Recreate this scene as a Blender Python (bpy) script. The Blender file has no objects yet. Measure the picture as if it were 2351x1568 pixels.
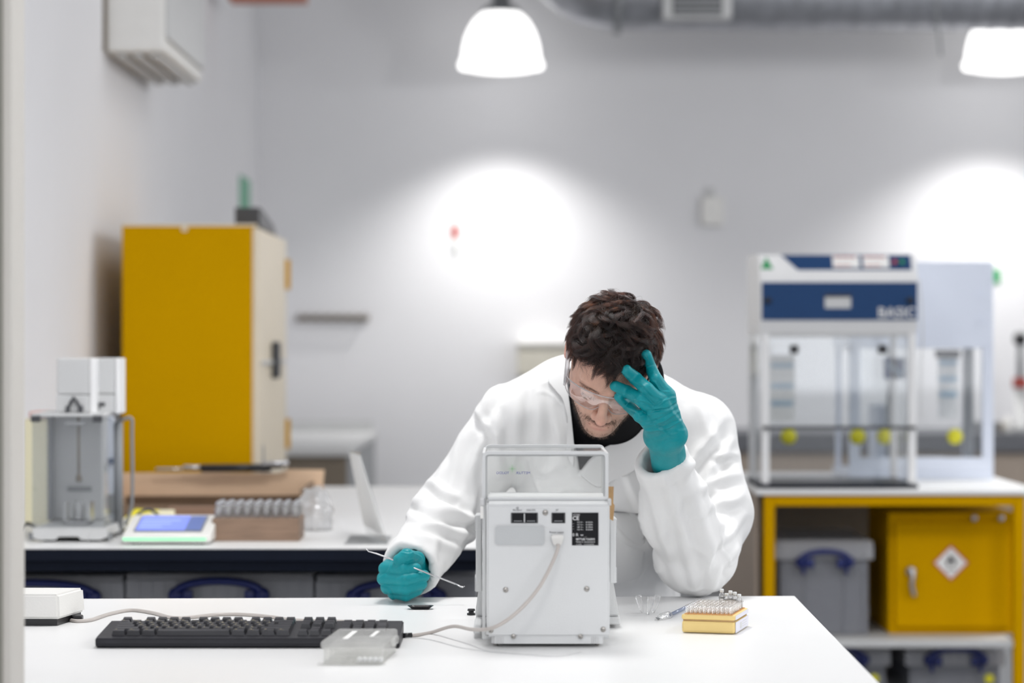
import bpy, bmesh, math, random
import numpy as np
from mathutils import Vector, Matrix, Euler

random.seed(7)
rng = np.random.default_rng(7)
SC = bpy.context.scene
COL = SC.collection
PI = math.pi

# ------------------------------------------------------------------ camera
F = 85.0 / 36.0 * 2351.0          # focal length in pixels
CX, HY, CZ = 1175.5, 790.0, 1.4   # principal column, horizon row, eye height
cam = bpy.data.cameras.new('camera')
camo = bpy.data.objects.new('camera', cam)
COL.objects.link(camo)
camo.location = (0, 0, CZ)
camo.rotation_euler = (PI / 2, 0, 0)
cam.lens = 85
cam.sensor_width = 36
cam.shift_y = 6.0 / 2351.0
cam.clip_start = 0.05
cam.clip_end = 60
cam.dof.use_dof = True
cam.dof.focus_distance = 4.42
cam.dof.aperture_fstop = 2.8
SC.camera = camo
# ------------------------------------------------------------------ world, exposure
w = bpy.data.worlds.new('world')
SC.world = w
w.use_nodes = True
w.node_tree.nodes['Background'].inputs[0].default_value = (0.9, 0.95, 1, 1)
w.node_tree.nodes['Background'].inputs[1].default_value = 0.5
SC.view_settings.view_transform = 'Standard'
SC.view_settings.look = 'None'
SC.view_settings.gamma = 1
SC.view_settings.use_curve_mapping = False
SC.view_settings.exposure = 0.0
try:
    SC.cycles.max_bounces = 12
    SC.cycles.transparent_max_bounces = 24
    SC.cycles.sample_clamp_indirect = 6
    SC.cycles.caustics_reflective = False
    SC.cycles.caustics_refractive = False
except Exception:
    pass


def area_light(name, loc, size, power, color=(1, 1, 1), rot=(0, 0, 0), size_y=None):
    l = bpy.data.lights.new(name, 'AREA')
    l.energy = power
    l.color = color
    l.size = size
    if size_y:
        l.shape = 'RECTANGLE'
        l.size_y = size_y
    o = bpy.data.objects.new(name, l)
    COL.objects.link(o)
    o.location = loc
    o.rotation_euler = rot
    return o


# broad cool fill lights added behind and right of the camera
area_light('fill_front', (1.8, -2.6, 2.3), 6.0, 130, (0.95, 0.96, 1.0), (math.radians(82), 0, 0), 2.6)
area_light('fill_side', (6.3, 6.0, 2.3), 9.0, 55, (0.93, 0.95, 1.0), (math.radians(80), 0, math.radians(90)), 2.2)


# ------------------------------------------------------------------ helpers
def W(px, py, D):
    return Vector(((px - CX) * D / F, D, CZ - (py - HY) * D / F))


def s2l(v):
    return v / 12.92 if v <= 0.04045 else ((v + 0.055) / 1.055) ** 2.4


def rgb(h):
    if isinstance(h, str):
        h = h.lstrip('#')
        return tuple(s2l(int(h[i:i + 2], 16) / 255) for i in (0, 2, 4)) + (1,)
    return tuple(h) + ((1,) if len(h) == 3 else ())


def mat(name, col, rough=0.6, metal=0.0, var=0.04, vscale=8.0, bump=0.0, bscale=60.0, spec=0.5,
        sss=0.0, sheen=0.0, emit=None, es=0.0, coat=0.0, attr=None, trans=0.0, stretch=None, alpha=None):
    m = bpy.data.materials.new(name)
    m.use_nodes = True
    nt = m.node_tree
    b = nt.nodes['Principled BSDF']
    c = rgb(col)
    b.inputs['Roughness'].default_value = rough
    b.inputs['Metallic'].default_value = metal
    b.inputs['Specular IOR Level'].default_value = spec
    if coat:
        b.inputs['Coat Weight'].default_value = coat
        b.inputs['Coat Roughness'].default_value = 0.15
    if sss:
        b.inputs['Subsurface Weight'].default_value = sss
        b.inputs['Subsurface Radius'].default_value = (0.012, 0.005, 0.003)
        b.inputs['Subsurface Scale'].default_value = 0.6
    if sheen:
        b.inputs['Sheen Weight'].default_value = sheen
    if trans:
        b.inputs['Transmission Weight'].default_value = trans
    if alpha is not None:
        b.inputs['Alpha'].default_value = alpha
    tc = nt.nodes.new('ShaderNodeTexCoord')
    src = tc.outputs['Object']
    if stretch:
        mp = nt.nodes.new('ShaderNodeMapping')
        mp.inputs['Scale'].default_value = stretch
        nt.links.new(src, mp.inputs[0])
        src = mp.outputs[0]
    n = nt.nodes.new('ShaderNodeTexNoise')
    n.inputs['Scale'].default_value = vscale
    n.inputs['Detail'].default_value = 4
    nt.links.new(src, n.inputs['Vector'])
    rp = nt.nodes.new('ShaderNodeMapRange')
    rp.inputs[1].default_value = 0.3
    rp.inputs[2].default_value = 0.7
    rp.inputs[3].default_value = 1 - var
    rp.inputs[4].default_value = 1 + var
    nt.links.new(n.outputs[0], rp.inputs[0])
    mx = nt.nodes.new('ShaderNodeMix')
    mx.data_type = 'RGBA'
    mx.blend_type = 'MULTIPLY'
    mx.inputs[0].default_value = 1
    if attr:
        at = nt.nodes.new('ShaderNodeAttribute')
        at.attribute_name = attr
        nt.links.new(at.outputs['Color'], mx.inputs[6])
    else:
        mx.inputs[6].default_value = c
    nt.links.new(rp.outputs[0], mx.inputs[7])
    nt.links.new(mx.outputs[2], b.inputs['Base Color'])
    if bump:
        n2 = nt.nodes.new('ShaderNodeTexNoise')
        n2.inputs['Scale'].default_value = bscale
        n2.inputs['Detail'].default_value = 3
        nt.links.new(src, n2.inputs['Vector'])
        bp = nt.nodes.new('ShaderNodeBump')
        bp.inputs['Strength'].default_value = min(1, bump)
        bp.inputs['Distance'].default_value = 0.002
        nt.links.new(n2.outputs[0], bp.inputs['Height'])
        nt.links.new(bp.outputs[0], b.inputs['Normal'])
    if emit is not None:
        b.inputs['Emission Color'].default_value = rgb(emit)
        b.inputs['Emission Strength'].default_value = es
    return m


def glass(name, tint=(0.97, 0.98, 0.98), gloss=0.08, edge=0.5, rough=0.03, milky=0.0, milk=(0.9, 0.9, 0.9)):
    """clear sheet: mostly transparent, reflection growing towards grazing angles, optional milky share"""
    m = bpy.data.materials.new(name)
    m.use_nodes = True
    nt = m.node_tree
    nt.nodes.clear()
    out = nt.nodes.new('ShaderNodeOutputMaterial')
    tr = nt.nodes.new('ShaderNodeBsdfTransparent')
    tr.inputs[0].default_value = tuple(tint) + (1,)
    gl = nt.nodes.new('ShaderNodeBsdfGlossy')
    gl.inputs['Roughness'].default_value = rough
    lw = nt.nodes.new('ShaderNodeLayerWeight')
    lw.inputs[0].default_value = 0.35
    mr = nt.nodes.new('ShaderNodeMapRange')
    mr.inputs[3].default_value = gloss
    mr.inputs[4].default_value = edge
    nt.links.new(lw.outputs['Fresnel'], mr.inputs[0])
    mx = nt.nodes.new('ShaderNodeMixShader')
    nt.links.new(mr.outputs[0], mx.inputs[0])
    nt.links.new(tr.outputs[0], mx.inputs[1])
    nt.links.new(gl.outputs[0], mx.inputs[2])
    last = mx
    if milky:
        df = nt.nodes.new('ShaderNodeBsdfDiffuse')
        df.inputs[0].default_value = tuple(milk) + (1,)
        tl = nt.nodes.new('ShaderNodeBsdfTranslucent')
        tl.inputs[0].default_value = tuple(milk) + (1,)
        md = nt.nodes.new('ShaderNodeMixShader')
        md.inputs[0].default_value = 0.5
        nt.links.new(df.outputs[0], md.inputs[1])
        nt.links.new(tl.outputs[0], md.inputs[2])
        nz = nt.nodes.new('ShaderNodeTexNoise')
        nz.inputs['Scale'].default_value = 40
        m2 = nt.nodes.new('ShaderNodeMapRange')
        m2.inputs[3].default_value = milky * 0.85
        m2.inputs[4].default_value = min(1, milky * 1.15)
        nt.links.new(nz.outputs[0], m2.inputs[0])
        mm = nt.nodes.new('ShaderNodeMixShader')
        nt.links.new(m2.outputs[0], mm.inputs[0])
        nt.links.new(last.outputs[0], mm.inputs[1])
        nt.links.new(md.outputs[0], mm.inputs[2])
        last = mm
    nt.links.new(last.outputs[0], out.inputs[0])
    return m


def obj(name, bm, m, parent=None, smooth=False, mats=None):
    me = bpy.data.meshes.new(name)
    if isinstance(bm, bmesh.types.BMesh):
        bmesh.ops.recalc_face_normals(bm, faces=bm.faces[:])
        bm.to_mesh(me)
        bm.free()
    else:
        me.from_pydata(bm[0], [], bm[1])
    if mats:
        for q in mats:
            me.materials.append(q)
    else:
        me.materials.append(m)
    if smooth:
        me.shade_smooth()
    o = bpy.data.objects.new(name, me)
    COL.objects.link(o)
    if parent is not None:
        o.parent = parent
        # meshes are written in world coordinates: undo the parent's placement
        o.matrix_parent_inverse = world(parent).inverted()
    return o


def world(o):
    m = o.matrix_basis.copy() if o.parent is None else world(o.parent) @ o.matrix_parent_inverse @ o.matrix_basis
    return m


def tag(o, label=None, cat=None, group=None, kind=None):
    if label:
        o['label'] = label
    if cat:
        o['category'] = cat
    if group:
        o['group'] = group
    if kind:
        o['kind'] = kind
    return o


def thing(name, loc, label, cat, group=None):
    o = bpy.data.objects.new(name, None)
    o.empty_display_size = 0.05
    COL.objects.link(o)
    o.location = loc
    return tag(o, label, cat, group)


def dup(root, loc, label=None, rotz=None, group=None, scale=None):
    r = root.copy()
    COL.objects.link(r)
    r.location = loc
    if rotz is not None:
        r.rotation_euler = (0, 0, rotz)
    if scale:
        r.scale = scale
    if label:
        r['label'] = label
    if group:
        r['group'] = group

    def kids(a, b):
        for ch in list(a.children):
            c = ch.copy()
            COL.objects.link(c)
            c.parent = b
            c.matrix_parent_inverse = ch.matrix_parent_inverse.copy()
            kids(ch, c)
    kids(root, r)
    return r


def M4(loc=(0, 0, 0), rot=(0, 0, 0)):
    return Matrix.Translation(Vector(loc)) @ Euler(rot).to_matrix().to_4x4()


def box(bm, x0, x1, y0, y1, z0, z1, r=0.0, seg=2, M=None):
    ret = bmesh.ops.create_cube(bm, size=1)
    vs = ret['verts']
    bmesh.ops.scale(bm, vec=(abs(x1 - x0), abs(y1 - y0), abs(z1 - z0)), verts=vs)
    bmesh.ops.translate(bm, vec=((x0 + x1) / 2, (y0 + y1) / 2, (z0 + z1) / 2), verts=vs)
    if r > 0:
        r = min(r, 0.49 * min(abs(x1 - x0), abs(y1 - y0), abs(z1 - z0)))
        es = list({e for v in vs for e in v.link_edges})
        res = bmesh.ops.bevel(bm, geom=es, offset=r, segments=seg, affect='EDGES', profile=0.5)
        vs = list({v for f in res['faces'] for v in f.verts} | {v for v in vs if v.is_valid})
    if M is not None:
        bmesh.ops.transform(bm, matrix=M, verts=vs)
    return vs


def B(*a, **k):
    bm = bmesh.new()
    box(bm, *a, **k)
    return bm


def prism(bm, pts, axis, a, b, r=0.0):
    """polygon pts in the plane across `axis`, extruded from a to b"""
    def mk(p, t):
        if axis == 'y':
            return (p[0], t, p[1])
        if axis == 'x':
            return (t, p[0], p[1])
        return (p[0], p[1], t)
    v0 = [bm.verts.new(mk(p, a)) for p in pts]
    v1 = [bm.verts.new(mk(p, b)) for p in pts]
    n = len(pts)
    f0 = bm.faces.new(v0)
    f1 = bm.faces.new(v1[::-1])
    for i in range(n):
        bm.faces.new((v0[i], v1[i], v1[(i + 1) % n], v0[(i + 1) % n]))
    return v0 + v1


def frame_prism(bm, outer, inner, axis, a, b):
    """ring between two polygons of equal length, extruded"""
    def mk(p, t):
        if axis == 'y':
            return (p[0], t, p[1])
        if axis == 'x':
            return (t, p[0], p[1])
        return (p[0], p[1], t)
    n = len(outer)
    L = [[bm.verts.new(mk(p, t)) for p in poly] for poly in (outer, inner) for t in (a, b)]
    o0, o1, i0, i1 = L
    for k in range(n):
        q = (k + 1) % n
        bm.faces.new((o0[k], o0[q], i0[q], i0[k]))
        bm.faces.new((o1[k], i1[k], i1[q], o1[q]))
        bm.faces.new((o0[k], o1[k], o1[q], o0[q]))
        bm.faces.new((i0[k], i0[q], i1[q], i1[k]))


def rrect(x0, x1, z0, z1, rs, n=5):
    """rounded rectangle outline, rs = radii at (x0z0, x1z0, x1z1, x0z1)"""
    if not isinstance(rs, (tuple, list)):
        rs = (rs,) * 4
    out = []
    cs = [(x0 + rs[0], z0 + rs[0], PI), (x1 - rs[1], z0 + rs[1], 1.5 * PI), (x1 - rs[2], z1 - rs[2], 0), (x0 + rs[3], z1 - rs[3], 0.5 * PI)]
    for (cx, cz, a0), r in zip(cs, rs):
        for i in range(n + 1):
            a = a0 + i / n * PI / 2
            out.append((cx + r * math.cos(a), cz + r * math.sin(a)))
    return out


def lathe(bm, prof, c=(0, 0, 0), n=24, axis='z', M=None):
    """prof: list of (r, h)"""
    rings = []
    vs = []
    for r, h in prof:
        if r < 1e-6:
            v = bm.verts.new((0, 0, h))
            rings.append([v])
            vs.append(v)
        else:
            ring = [bm.verts.new((r * math.cos(2 * PI * i / n), r * math.sin(2 * PI * i / n), h)) for i in range(n)]
            rings.append(ring)
            vs += ring
    for a, b in zip(rings, rings[1:]):
        for i in range(n):
            j = (i + 1) % n
            if len(a) == 1 and len(b) == 1:
                continue
            if len(a) == 1:
                bm.faces.new((a[0], b[i], b[j]))
            elif len(b) == 1:
                bm.faces.new((a[i], b[0], a[j]))
            else:
                bm.faces.new((a[i], b[i], b[j], a[j]))
    T = Matrix.Translation(Vector(c))
    if axis == 'y':
        T = T @ Matrix.Rotation(-PI / 2, 4, 'X')
    elif axis == 'x':
        T = T @ Matrix.Rotation(PI / 2, 4, 'Y')
    if M is not None:
        T = M @ T
    bmesh.ops.transform(bm, matrix=T, verts=vs)
    return vs


def LA(prof, c=(0, 0, 0), n=24, axis='z', M=None):
    bm = bmesh.new()
    lathe(bm, prof, c, n, axis, M)
    return bm


def spline(pts, n=12):
    P = [Vector(p) for p in pts]
    P = [P[0] * 2 - P[1]] + P + [P[-1] * 2 - P[-2]]
    out = []
    for i in range(1, len(P) - 2):
        for k in range(n):
            t = k / n
            a, b, c, d = P[i - 1], P[i], P[i + 1], P[i + 2]
            out.append(0.5 * ((2 * b) + (c - a) * t + (2 * a - 5 * b + 4 * c - d) * t * t + (3 * b - a - 3 * c + d) * t ** 3))
    out.append(P[-2])
    return out


def tube(bm, pts, r, n=10, cap=True, flat=1.0):
    P = [Vector(p) for p in pts]
    R = r if isinstance(r, (list, tuple)) else [r] * len(P)
    up = None
    rings = []
    for i, p in enumerate(P):
        t = (P[min(i + 1, len(P) - 1)] - P[max(i - 1, 0)]).normalized()
        if up is None:
            up = Vector((0, 0, 1)) if abs(t.z) < 0.9 else Vector((1, 0, 0))
        up = (up - t * up.dot(t)).normalized()
        s = t.cross(up).normalized()
        rings.append([bm.verts.new(p + (s * math.cos(2 * PI * k / n) + up * math.sin(2 * PI * k / n) * flat) * R[i]) for k in range(n)])
    for a, b in zip(rings, rings[1:]):
        for k in range(n):
            q = (k + 1) % n
            bm.faces.new((a[k], a[q], b[q], b[k]))
    if cap:
        bm.faces.new(rings[0][::-1])
        bm.faces.new(rings[-1])


def TU(pts, r, n=10, flat=1.0):
    bm = bmesh.new()
    tube(bm, pts, r, n, True, flat)
    return bm


def text(name, body, size, m, parent, center, rot=(PI / 2, 0, 0), ext=0.0002, width=None, bold=0.0, align='CENTER', sx=None):
    c = bpy.data.curves.new(name, 'FONT')
    c.body = body
    c.size = size
    c.extrude = ext
    c.offset = bold
    c.align_x = align
    c.align_y = 'CENTER'
    c.resolution_u = 3
    t = bpy.data.objects.new(name, c)
    COL.objects.link(t)
    bpy.context.view_layer.update()
    me = bpy.data.meshes.new_from_object(t.evaluated_get(bpy.context.evaluated_depsgraph_get()))
    bpy.data.objects.remove(t)
    s = 1.0
    if width:
        xs = [v.co.x for v in me.vertices]
        s = width / max(1e-6, max(xs) - min(xs))
    T = M4(center, rot) @ Matrix.Diagonal(((sx or 1) * s, 1, 1, 1))
    me.transform(T)
    me.name = name
    me.materials.clear()
    me.materials.append(m)
    o = bpy.data.objects.new(name, me)
    COL.objects.link(o)
    if parent is not None:
        o.parent = parent
        o.matrix_parent_inverse = world(parent).inverted()
    return o


# ------------------------------------------------------------------ implicit surfaces (organic shapes)
def smin(a, b, k):
    h = np.clip(0.5 + 0.5 * (b - a) / k, 0, 1)
    return b * (1 - h) + a * h - k * h * (1 - h)


def smax(a, b, k):
    return -smin(-a, -b, k)


def d_cone(P, a, b, ra, rb):
    a = np.array(a, dtype=np.float32)
    b = np.array(b, dtype=np.float32)
    ba = b - a
    L = float(ba @ ba)
    q = [P[i] - a[i] for i in range(3)]
    h = np.clip((q[0] * ba[0] + q[1] * ba[1] + q[2] * ba[2]) / L, 0, 1)
    d = np.sqrt(sum((q[i] - h * ba[i]) ** 2 for i in range(3)))
    return d - (ra + (rb - ra) * h)


def d_ell(P, c, r, R=None):
    q = [P[i] - c[i] for i in range(3)]
    if R is not None:   # R rows: local axes
        q = [sum(R[j][i] * q[i] for i in range(3)) for j in range(3)]
    k0 = np.sqrt(sum((q[i] / r[i]) ** 2 for i in range(3)))
    k1 = np.sqrt(sum((q[i] / (r[i] ** 2)) ** 2 for i in range(3))) + 1e-9
    return k0 * (k0 - 1) / k1


def nets(fn, lo, hi, h):
    """surface nets: a smooth quad mesh of fn(P)=0"""
    ax = [np.arange(lo[i], hi[i] + h, h, dtype=np.float32) for i in range(3)]
    P = [ax[0][:, None, None], ax[1][None, :, None], ax[2][None, None, :]]
    shp = tuple(len(a) for a in ax)
    P = [np.broadcast_to(p, shp) for p in P]
    d = np.ascontiguousarray(np.broadcast_to(fn(P), shp)).astype(np.float32)
    s = d < 0
    nx, ny, nz = shp
    cnt = np.zeros((nx - 1, ny - 1, nz - 1), np.int16)
    acc = np.zeros((3, nx - 1, ny - 1, nz - 1), np.float32)

    def sl(o):
        return tuple(slice(o[i], shp[i] - 1 + o[i]) for i in range(3))
    corners = [(i, j, k) for i in (0, 1) for j in (0, 1) for k in (0, 1)]
    for c in corners:
        for a in range(3):
            if c[a] == 0:
                e = list(c)
                e[a] = 1
                d0 = d[sl(c)]
                d1 = d[sl(e)]
                x = s[sl(c)] != s[sl(e)]
                t = np.where(x, d0 / np.where(x, d0 - d1, 1), 0)
                cnt += x
                for b in range(3):
                    acc[b] += np.where(x, (t if b == a else c[b]), 0)
    act = cnt > 0
    idx = -np.ones(act.shape, np.int64)
    idx[act] = np.arange(act.sum())
    I = np.argwhere(act)
    V = np.stack([(acc[b][act] / cnt[act] + I[:, b]) * h + lo[b] for b in range(3)], 1)
    faces = []
    for a in range(3):
        b, c = (a + 1) % 3, (a + 2) % 3
        s0 = [slice(0, shp[i]) for i in range(3)]
        s1 = list(s0)
        s0[a] = slice(0, shp[a] - 1)
        s1[a] = slice(1, shp[a])
        A0, A1 = s[tuple(s0)], s[tuple(s1)]
        x = A0 != A1
        E = np.argwhere(x)
        ok = (E[:, b] > 0) & (E[:, c] > 0) & (E[:, b] < shp[b] - 1) & (E[:, c] < shp[c] - 1)
        E = E[ok]
        flip = A0[tuple(E.T)]
        q = []
        for db, dc in ((-1, -1), (0, -1), (0, 0), (-1, 0)):
            G = E.copy()
            G[:, b] += db
            G[:, c] += dc
            q.append(idx[tuple(G.T)])
        Q = np.stack(q, 1)
        Q[~flip] = Q[~flip][:, ::-1]
        faces.append(Q)
    return V.astype(np.float64), np.concatenate(faces)


def npmesh(name, V, Q, m, parent=None, col=None):
    me = bpy.data.meshes.new(name)
    me.vertices.add(len(V))
    me.vertices.foreach_set('co', V.astype(np.float32).ravel())
    me.loops.add(Q.size)
    me.loops.foreach_set('vertex_index', Q.astype(np.int32).ravel())
    me.polygons.add(len(Q))
    me.polygons.foreach_set('loop_start', np.arange(0, Q.size, 4, dtype=np.int32))
    me.polygons.foreach_set('loop_total', np.full(len(Q), 4, np.int32))
    me.update(calc_edges=True)
    me.validate()
    me.materials.append(m)
    me.shade_smooth()
    if col is not None:
        ca = me.color_attributes.new('tone', 'FLOAT_COLOR', 'POINT')
        ca.data.foreach_set('color', np.concatenate([col, np.ones((len(col), 1))], 1).astype(np.float32).ravel())
    o = bpy.data.objects.new(name, me)
    COL.objects.link(o)
    if parent is not None:
        o.parent = parent
        o.matrix_parent_inverse = world(parent).inverted()
    return o


_tab = rng.random((32, 32, 32)).astype(np.float32)


def vnoise(P, sc):
    """value noise in [-1,1], P (n,3)"""
    q = P * sc
    i = np.floor(q).astype(int)
    f = q - i
    f = f * f * (3 - 2 * f)
    r = 0
    for a in (0, 1):
        for b in (0, 1):
            for c in (0, 1):
                wgt = (f[:, 0] if a else 1 - f[:, 0]) * (f[:, 1] if b else 1 - f[:, 1]) * (f[:, 2] if c else 1 - f[:, 2])
                r = r + wgt * _tab[(i[:, 0] + a) % 32, (i[:, 1] + b) % 32, (i[:, 2] + c) % 32]
    return r * 2 - 1


def vnormals(V, Q):
    n = np.cross(V[Q[:, 2]] - V[Q[:, 0]], V[Q[:, 3]] - V[Q[:, 1]])
    N = np.zeros_like(V)
    for k in range(4):
        np.add.at(N, Q[:, k], n)
    return N / (np.linalg.norm(N, axis=1, keepdims=True) + 1e-12)


def to_px(V):
    return np.stack([CX + V[:, 0] / V[:, 1] * F, HY - (V[:, 2] - CZ) / V[:, 1] * F], 1)


def creases(V, N, folds, near=None):
    """raise or sink soft ridges along line segments (pixel coordinates of a frontal drawing); amp in metres"""
    px = to_px(V)
    front = np.clip(-N[:, 1] * 1.6 + 0.25, 0, 1)
    disp = np.zeros(len(V))
    for (x0, y0, x1, y1, wd, am) in folds:
        a = np.array([x0, y0], float)
        b = np.array([x1, y1], float)
        ba = b - a
        L = np.linalg.norm(ba)
        q = px - a
        t = (q @ ba) / (L * L)
        off = (q[:, 0] * ba[1] - q[:, 1] * ba[0]) / L
        off = off + 4 * np.sin(t * 5 + x0)
        tt = np.clip(t, -0.2, 1.2)
        fall = np.exp(-((t - tt) * L / wd) ** 2) * np.clip(np.sin((tt + 0.2) / 1.4 * PI), 0, 1) ** 0.7
        # a ridge with a valley on its lower side
        prof = np.exp(-(off / wd) ** 2) - 0.7 * np.exp(-((off - 1.5 * wd) / wd) ** 2)
        disp += am * fall * prof
    return disp * front
# ------------------------------------------------------------------ materials
M_wall = mat('painted wall', (0.785, 0.783, 0.80), 0.75, var=0.015, vscale=1.5, bump=0.1, bscale=90)
M_floor = mat('grey vinyl floor', '6f7276', 0.45, var=0.06, vscale=14)
M_ceil = mat('ceiling paint', (0.72, 0.72, 0.72), 0.8, var=0.02)
M_white = mat('white laminate', (0.80, 0.80, 0.795), 0.36, var=0.01, vscale=5)
M_wmetal = mat('white powder coat', (0.84, 0.84, 0.84), 0.4, var=0.012, bump=0.08, bscale=400)
M_wplast = mat('warm white plastic', (0.80, 0.79, 0.76), 0.42, var=0.015, vscale=20)
M_lgrey = mat('light grey plastic', (0.58, 0.585, 0.585), 0.42, var=0.02)
M_mgrey = mat('mid grey plastic', (0.25, 0.26, 0.27), 0.45, var=0.03)
M_dgrey = mat('dark grey plastic', (0.05, 0.052, 0.058), 0.42, var=0.08)
M_black = mat('black plastic', (0.010, 0.010, 0.012), 0.35, var=0.1)
M_navy = mat('navy steel', (0.007, 0.010, 0.020), 0.6, var=0.08, spec=.12)
M_yellow = mat('yellow cabinet paint', (0.62, 0.33, 0.0), 0.6, var=0.02, vscale=3, spec=.02)
M_cream = mat('cream door paint', (0.78, 0.69, 0.54), 0.45, var=0.02)
M_steel = mat('brushed steel', (0.55, 0.55, 0.56), 0.3, metal=1.0, var=0.06, vscale=60)
M_screw = mat('nickel screw', (0.42, 0.40, 0.37), 0.35, metal=1.0, var=0.1)
M_galv = mat('galvanised duct', (0.42, 0.43, 0.46), 0.38, metal=0.75, var=0.15, vscale=9)
M_beige = mat('beige post paint', (0.68, 0.65, 0.60), 0.5, var=0.02)
M_olive = mat('grey green post paint', (0.26, 0.26, 0.22), 0.5, var=0.03)
M_blue = mat('hood blue enamel', (0.018, 0.058, 0.160), 0.5, var=0.03, spec=.15)
M_hblue = mat('blue handle plastic', (0.006, 0.016, 0.13), 0.4, var=0.06)
M_lid = glass('translucent box plastic', (0.75, 0.77, 0.79), 0.05, 0.3, 0.2, milky=0.55, milk=(0.86, 0.86, 0.88))
M_boxbody = glass('translucent box wall', (0.66, 0.68, 0.72), 0.05, 0.3, 0.25, milky=0.6, milk=(0.58, 0.59, 0.63))
M_glass = glass('draft shield glass', (0.997, 1, 0.997), 0.01, 0.3, milky=.02, milk=(1, 1, 1))
M_acryl = glass('clear acrylic', (0.975, 0.985, 0.99), 0.025, 0.35, milky=.03)
M_vial = glass('vial glass', (1, 1, 1), 0.02, 0.65, 0.08, milky=0.09, milk=(1, 1, 1))
M_bag = glass('thin plastic film', (0.95, 0.95, 0.96), 0.12, 0.7, 0.12, milky=0.30)
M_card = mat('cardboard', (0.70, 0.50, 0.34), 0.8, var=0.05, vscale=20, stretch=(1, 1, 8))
M_cardshade = mat('shaded cardboard', (0.19, 0.125, 0.08), 0.85, var=0.08)  # cardboard colour darkened to carry the shade inside the open box
M_wood = mat('walnut block', (0.26, 0.17, 0.115), 0.55, var=0.18, vscale=14, stretch=(1, 1, 9))
M_ply = mat('plywood panel', (0.40, 0.33, 0.27), 0.6, var=0.06, vscale=4, stretch=(8, 8, 1))
M_tan = mat('dull brown laminate', (0.20, 0.165, 0.125), 0.6, var=0.05)
M_slate = mat('slate grey worktop', (0.13, 0.135, 0.15), 0.45, var=0.06)
M_paper = mat('paper', (0.87, 0.87, 0.85), 0.8, var=0.02)
M_cpaper = mat('cream paper', (0.82, 0.77, 0.55), 0.8, var=0.03)
M_ypaper = mat('yellow paper', (0.85, 0.74, 0.02), 0.8, var=0.03)
M_red = mat('red paint', (0.50, 0.07, 0.05), 0.5, var=0.05)
M_orange = mat('orange cable tray', (0.50, 0.16, 0.09), 0.5, var=0.08)
M_green = mat('sign green', (0.02, 0.30, 0.10), 0.5, var=0.03)
M_pgreen = mat('pale sign green', (0.15, 0.42, 0.27), 0.5, var=0.03)
M_lblue = mat('pale blue print', (0.38, 0.54, 0.66), 0.7, var=0.03)
M_panel = mat('pale blue white panel', (0.74, 0.79, 0.90), 0.4, var=0.01)
M_plug = mat('yellow knob', (0.70, 0.66, 0.02), 0.4, var=0.04)
M_teal = mat('teal nitrile', (0.0, 0.27, 0.305), 0.45, var=0.05, vscale=30, bump=0.25, bscale=260, spec=.35)
M_tape = mat('brown paper tape', (0.44, 0.27, 0.12), 0.6, var=0.1, vscale=70)
M_cable = mat('grey cable sheath', (0.50, 0.46, 0.43), 0.4, var=0.03)
M_shade = mat('glowing opal shade', (0.9, 0.9, 0.9), 0.5, var=0.01, emit=(1.0, 0.99, 0.975), es=2.0)
M_ink = mat('grey ink', (0.10, 0.10, 0.11), 0.6, var=0.02)
M_wink = mat('white ink', (0.70, 0.70, 0.70), 0.6, var=0.02)
M_bink = mat('blue ink', (0.03, 0.03, 0.42), 0.6, var=0.02)
M_gink = mat('green ink', (0.20, 0.62, 0.20), 0.6, var=0.02)


def structure(name, bm, m, parent=None):
    o = obj(name, bm, m, parent)
    if parent is None:
        o['kind'] = 'structure'
    return o


# ------------------------------------------------------------------ room shell
XL, XR, YB, YF, ZC = -1.5, 7.2, 14.3, -3.2, 4.4
structure('floor', B(XL - .2, XR + .2, YF - .2, YB + .2, -0.1, 0), M_floor)
structure('ceiling', B(XL - .2, XR + .2, YF - .2, YB + .2, ZC, ZC + .1), M_ceil)
structure('wall_left', B(XL - .15, XL, YF - .2, YB + .2, 0, ZC), M_wall)
structure('wall_right', B(XR, XR + .15, YF - .2, YB + .2, 0, ZC), M_wall)
structure('wall_back', B(XL - .15, XR + .15, YB, YB + .15, 0, ZC), M_wall)
structure('wall_front', B(XL - .15, XR + .15, YF - .15, YF, 0, ZC), M_wall)
structure('baseboard_back', B(XL, XR, YB - .015, YB, 0, .1), M_lgrey)

# partition post at the left edge of the view
post = structure('trim_1', B(-.7085, -.6955, 3.36, 3.45, 0, ZC, r=.001), M_beige)
o = obj('post_face', B(-.7225, -.7086, 3.35, 3.46, 0, ZC, r=.0015), M_olive, post)
o = obj('glazing_gasket', B(-.75, -.7226, 3.37, 3.45, 0, ZC), M_dgrey, post)


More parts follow.
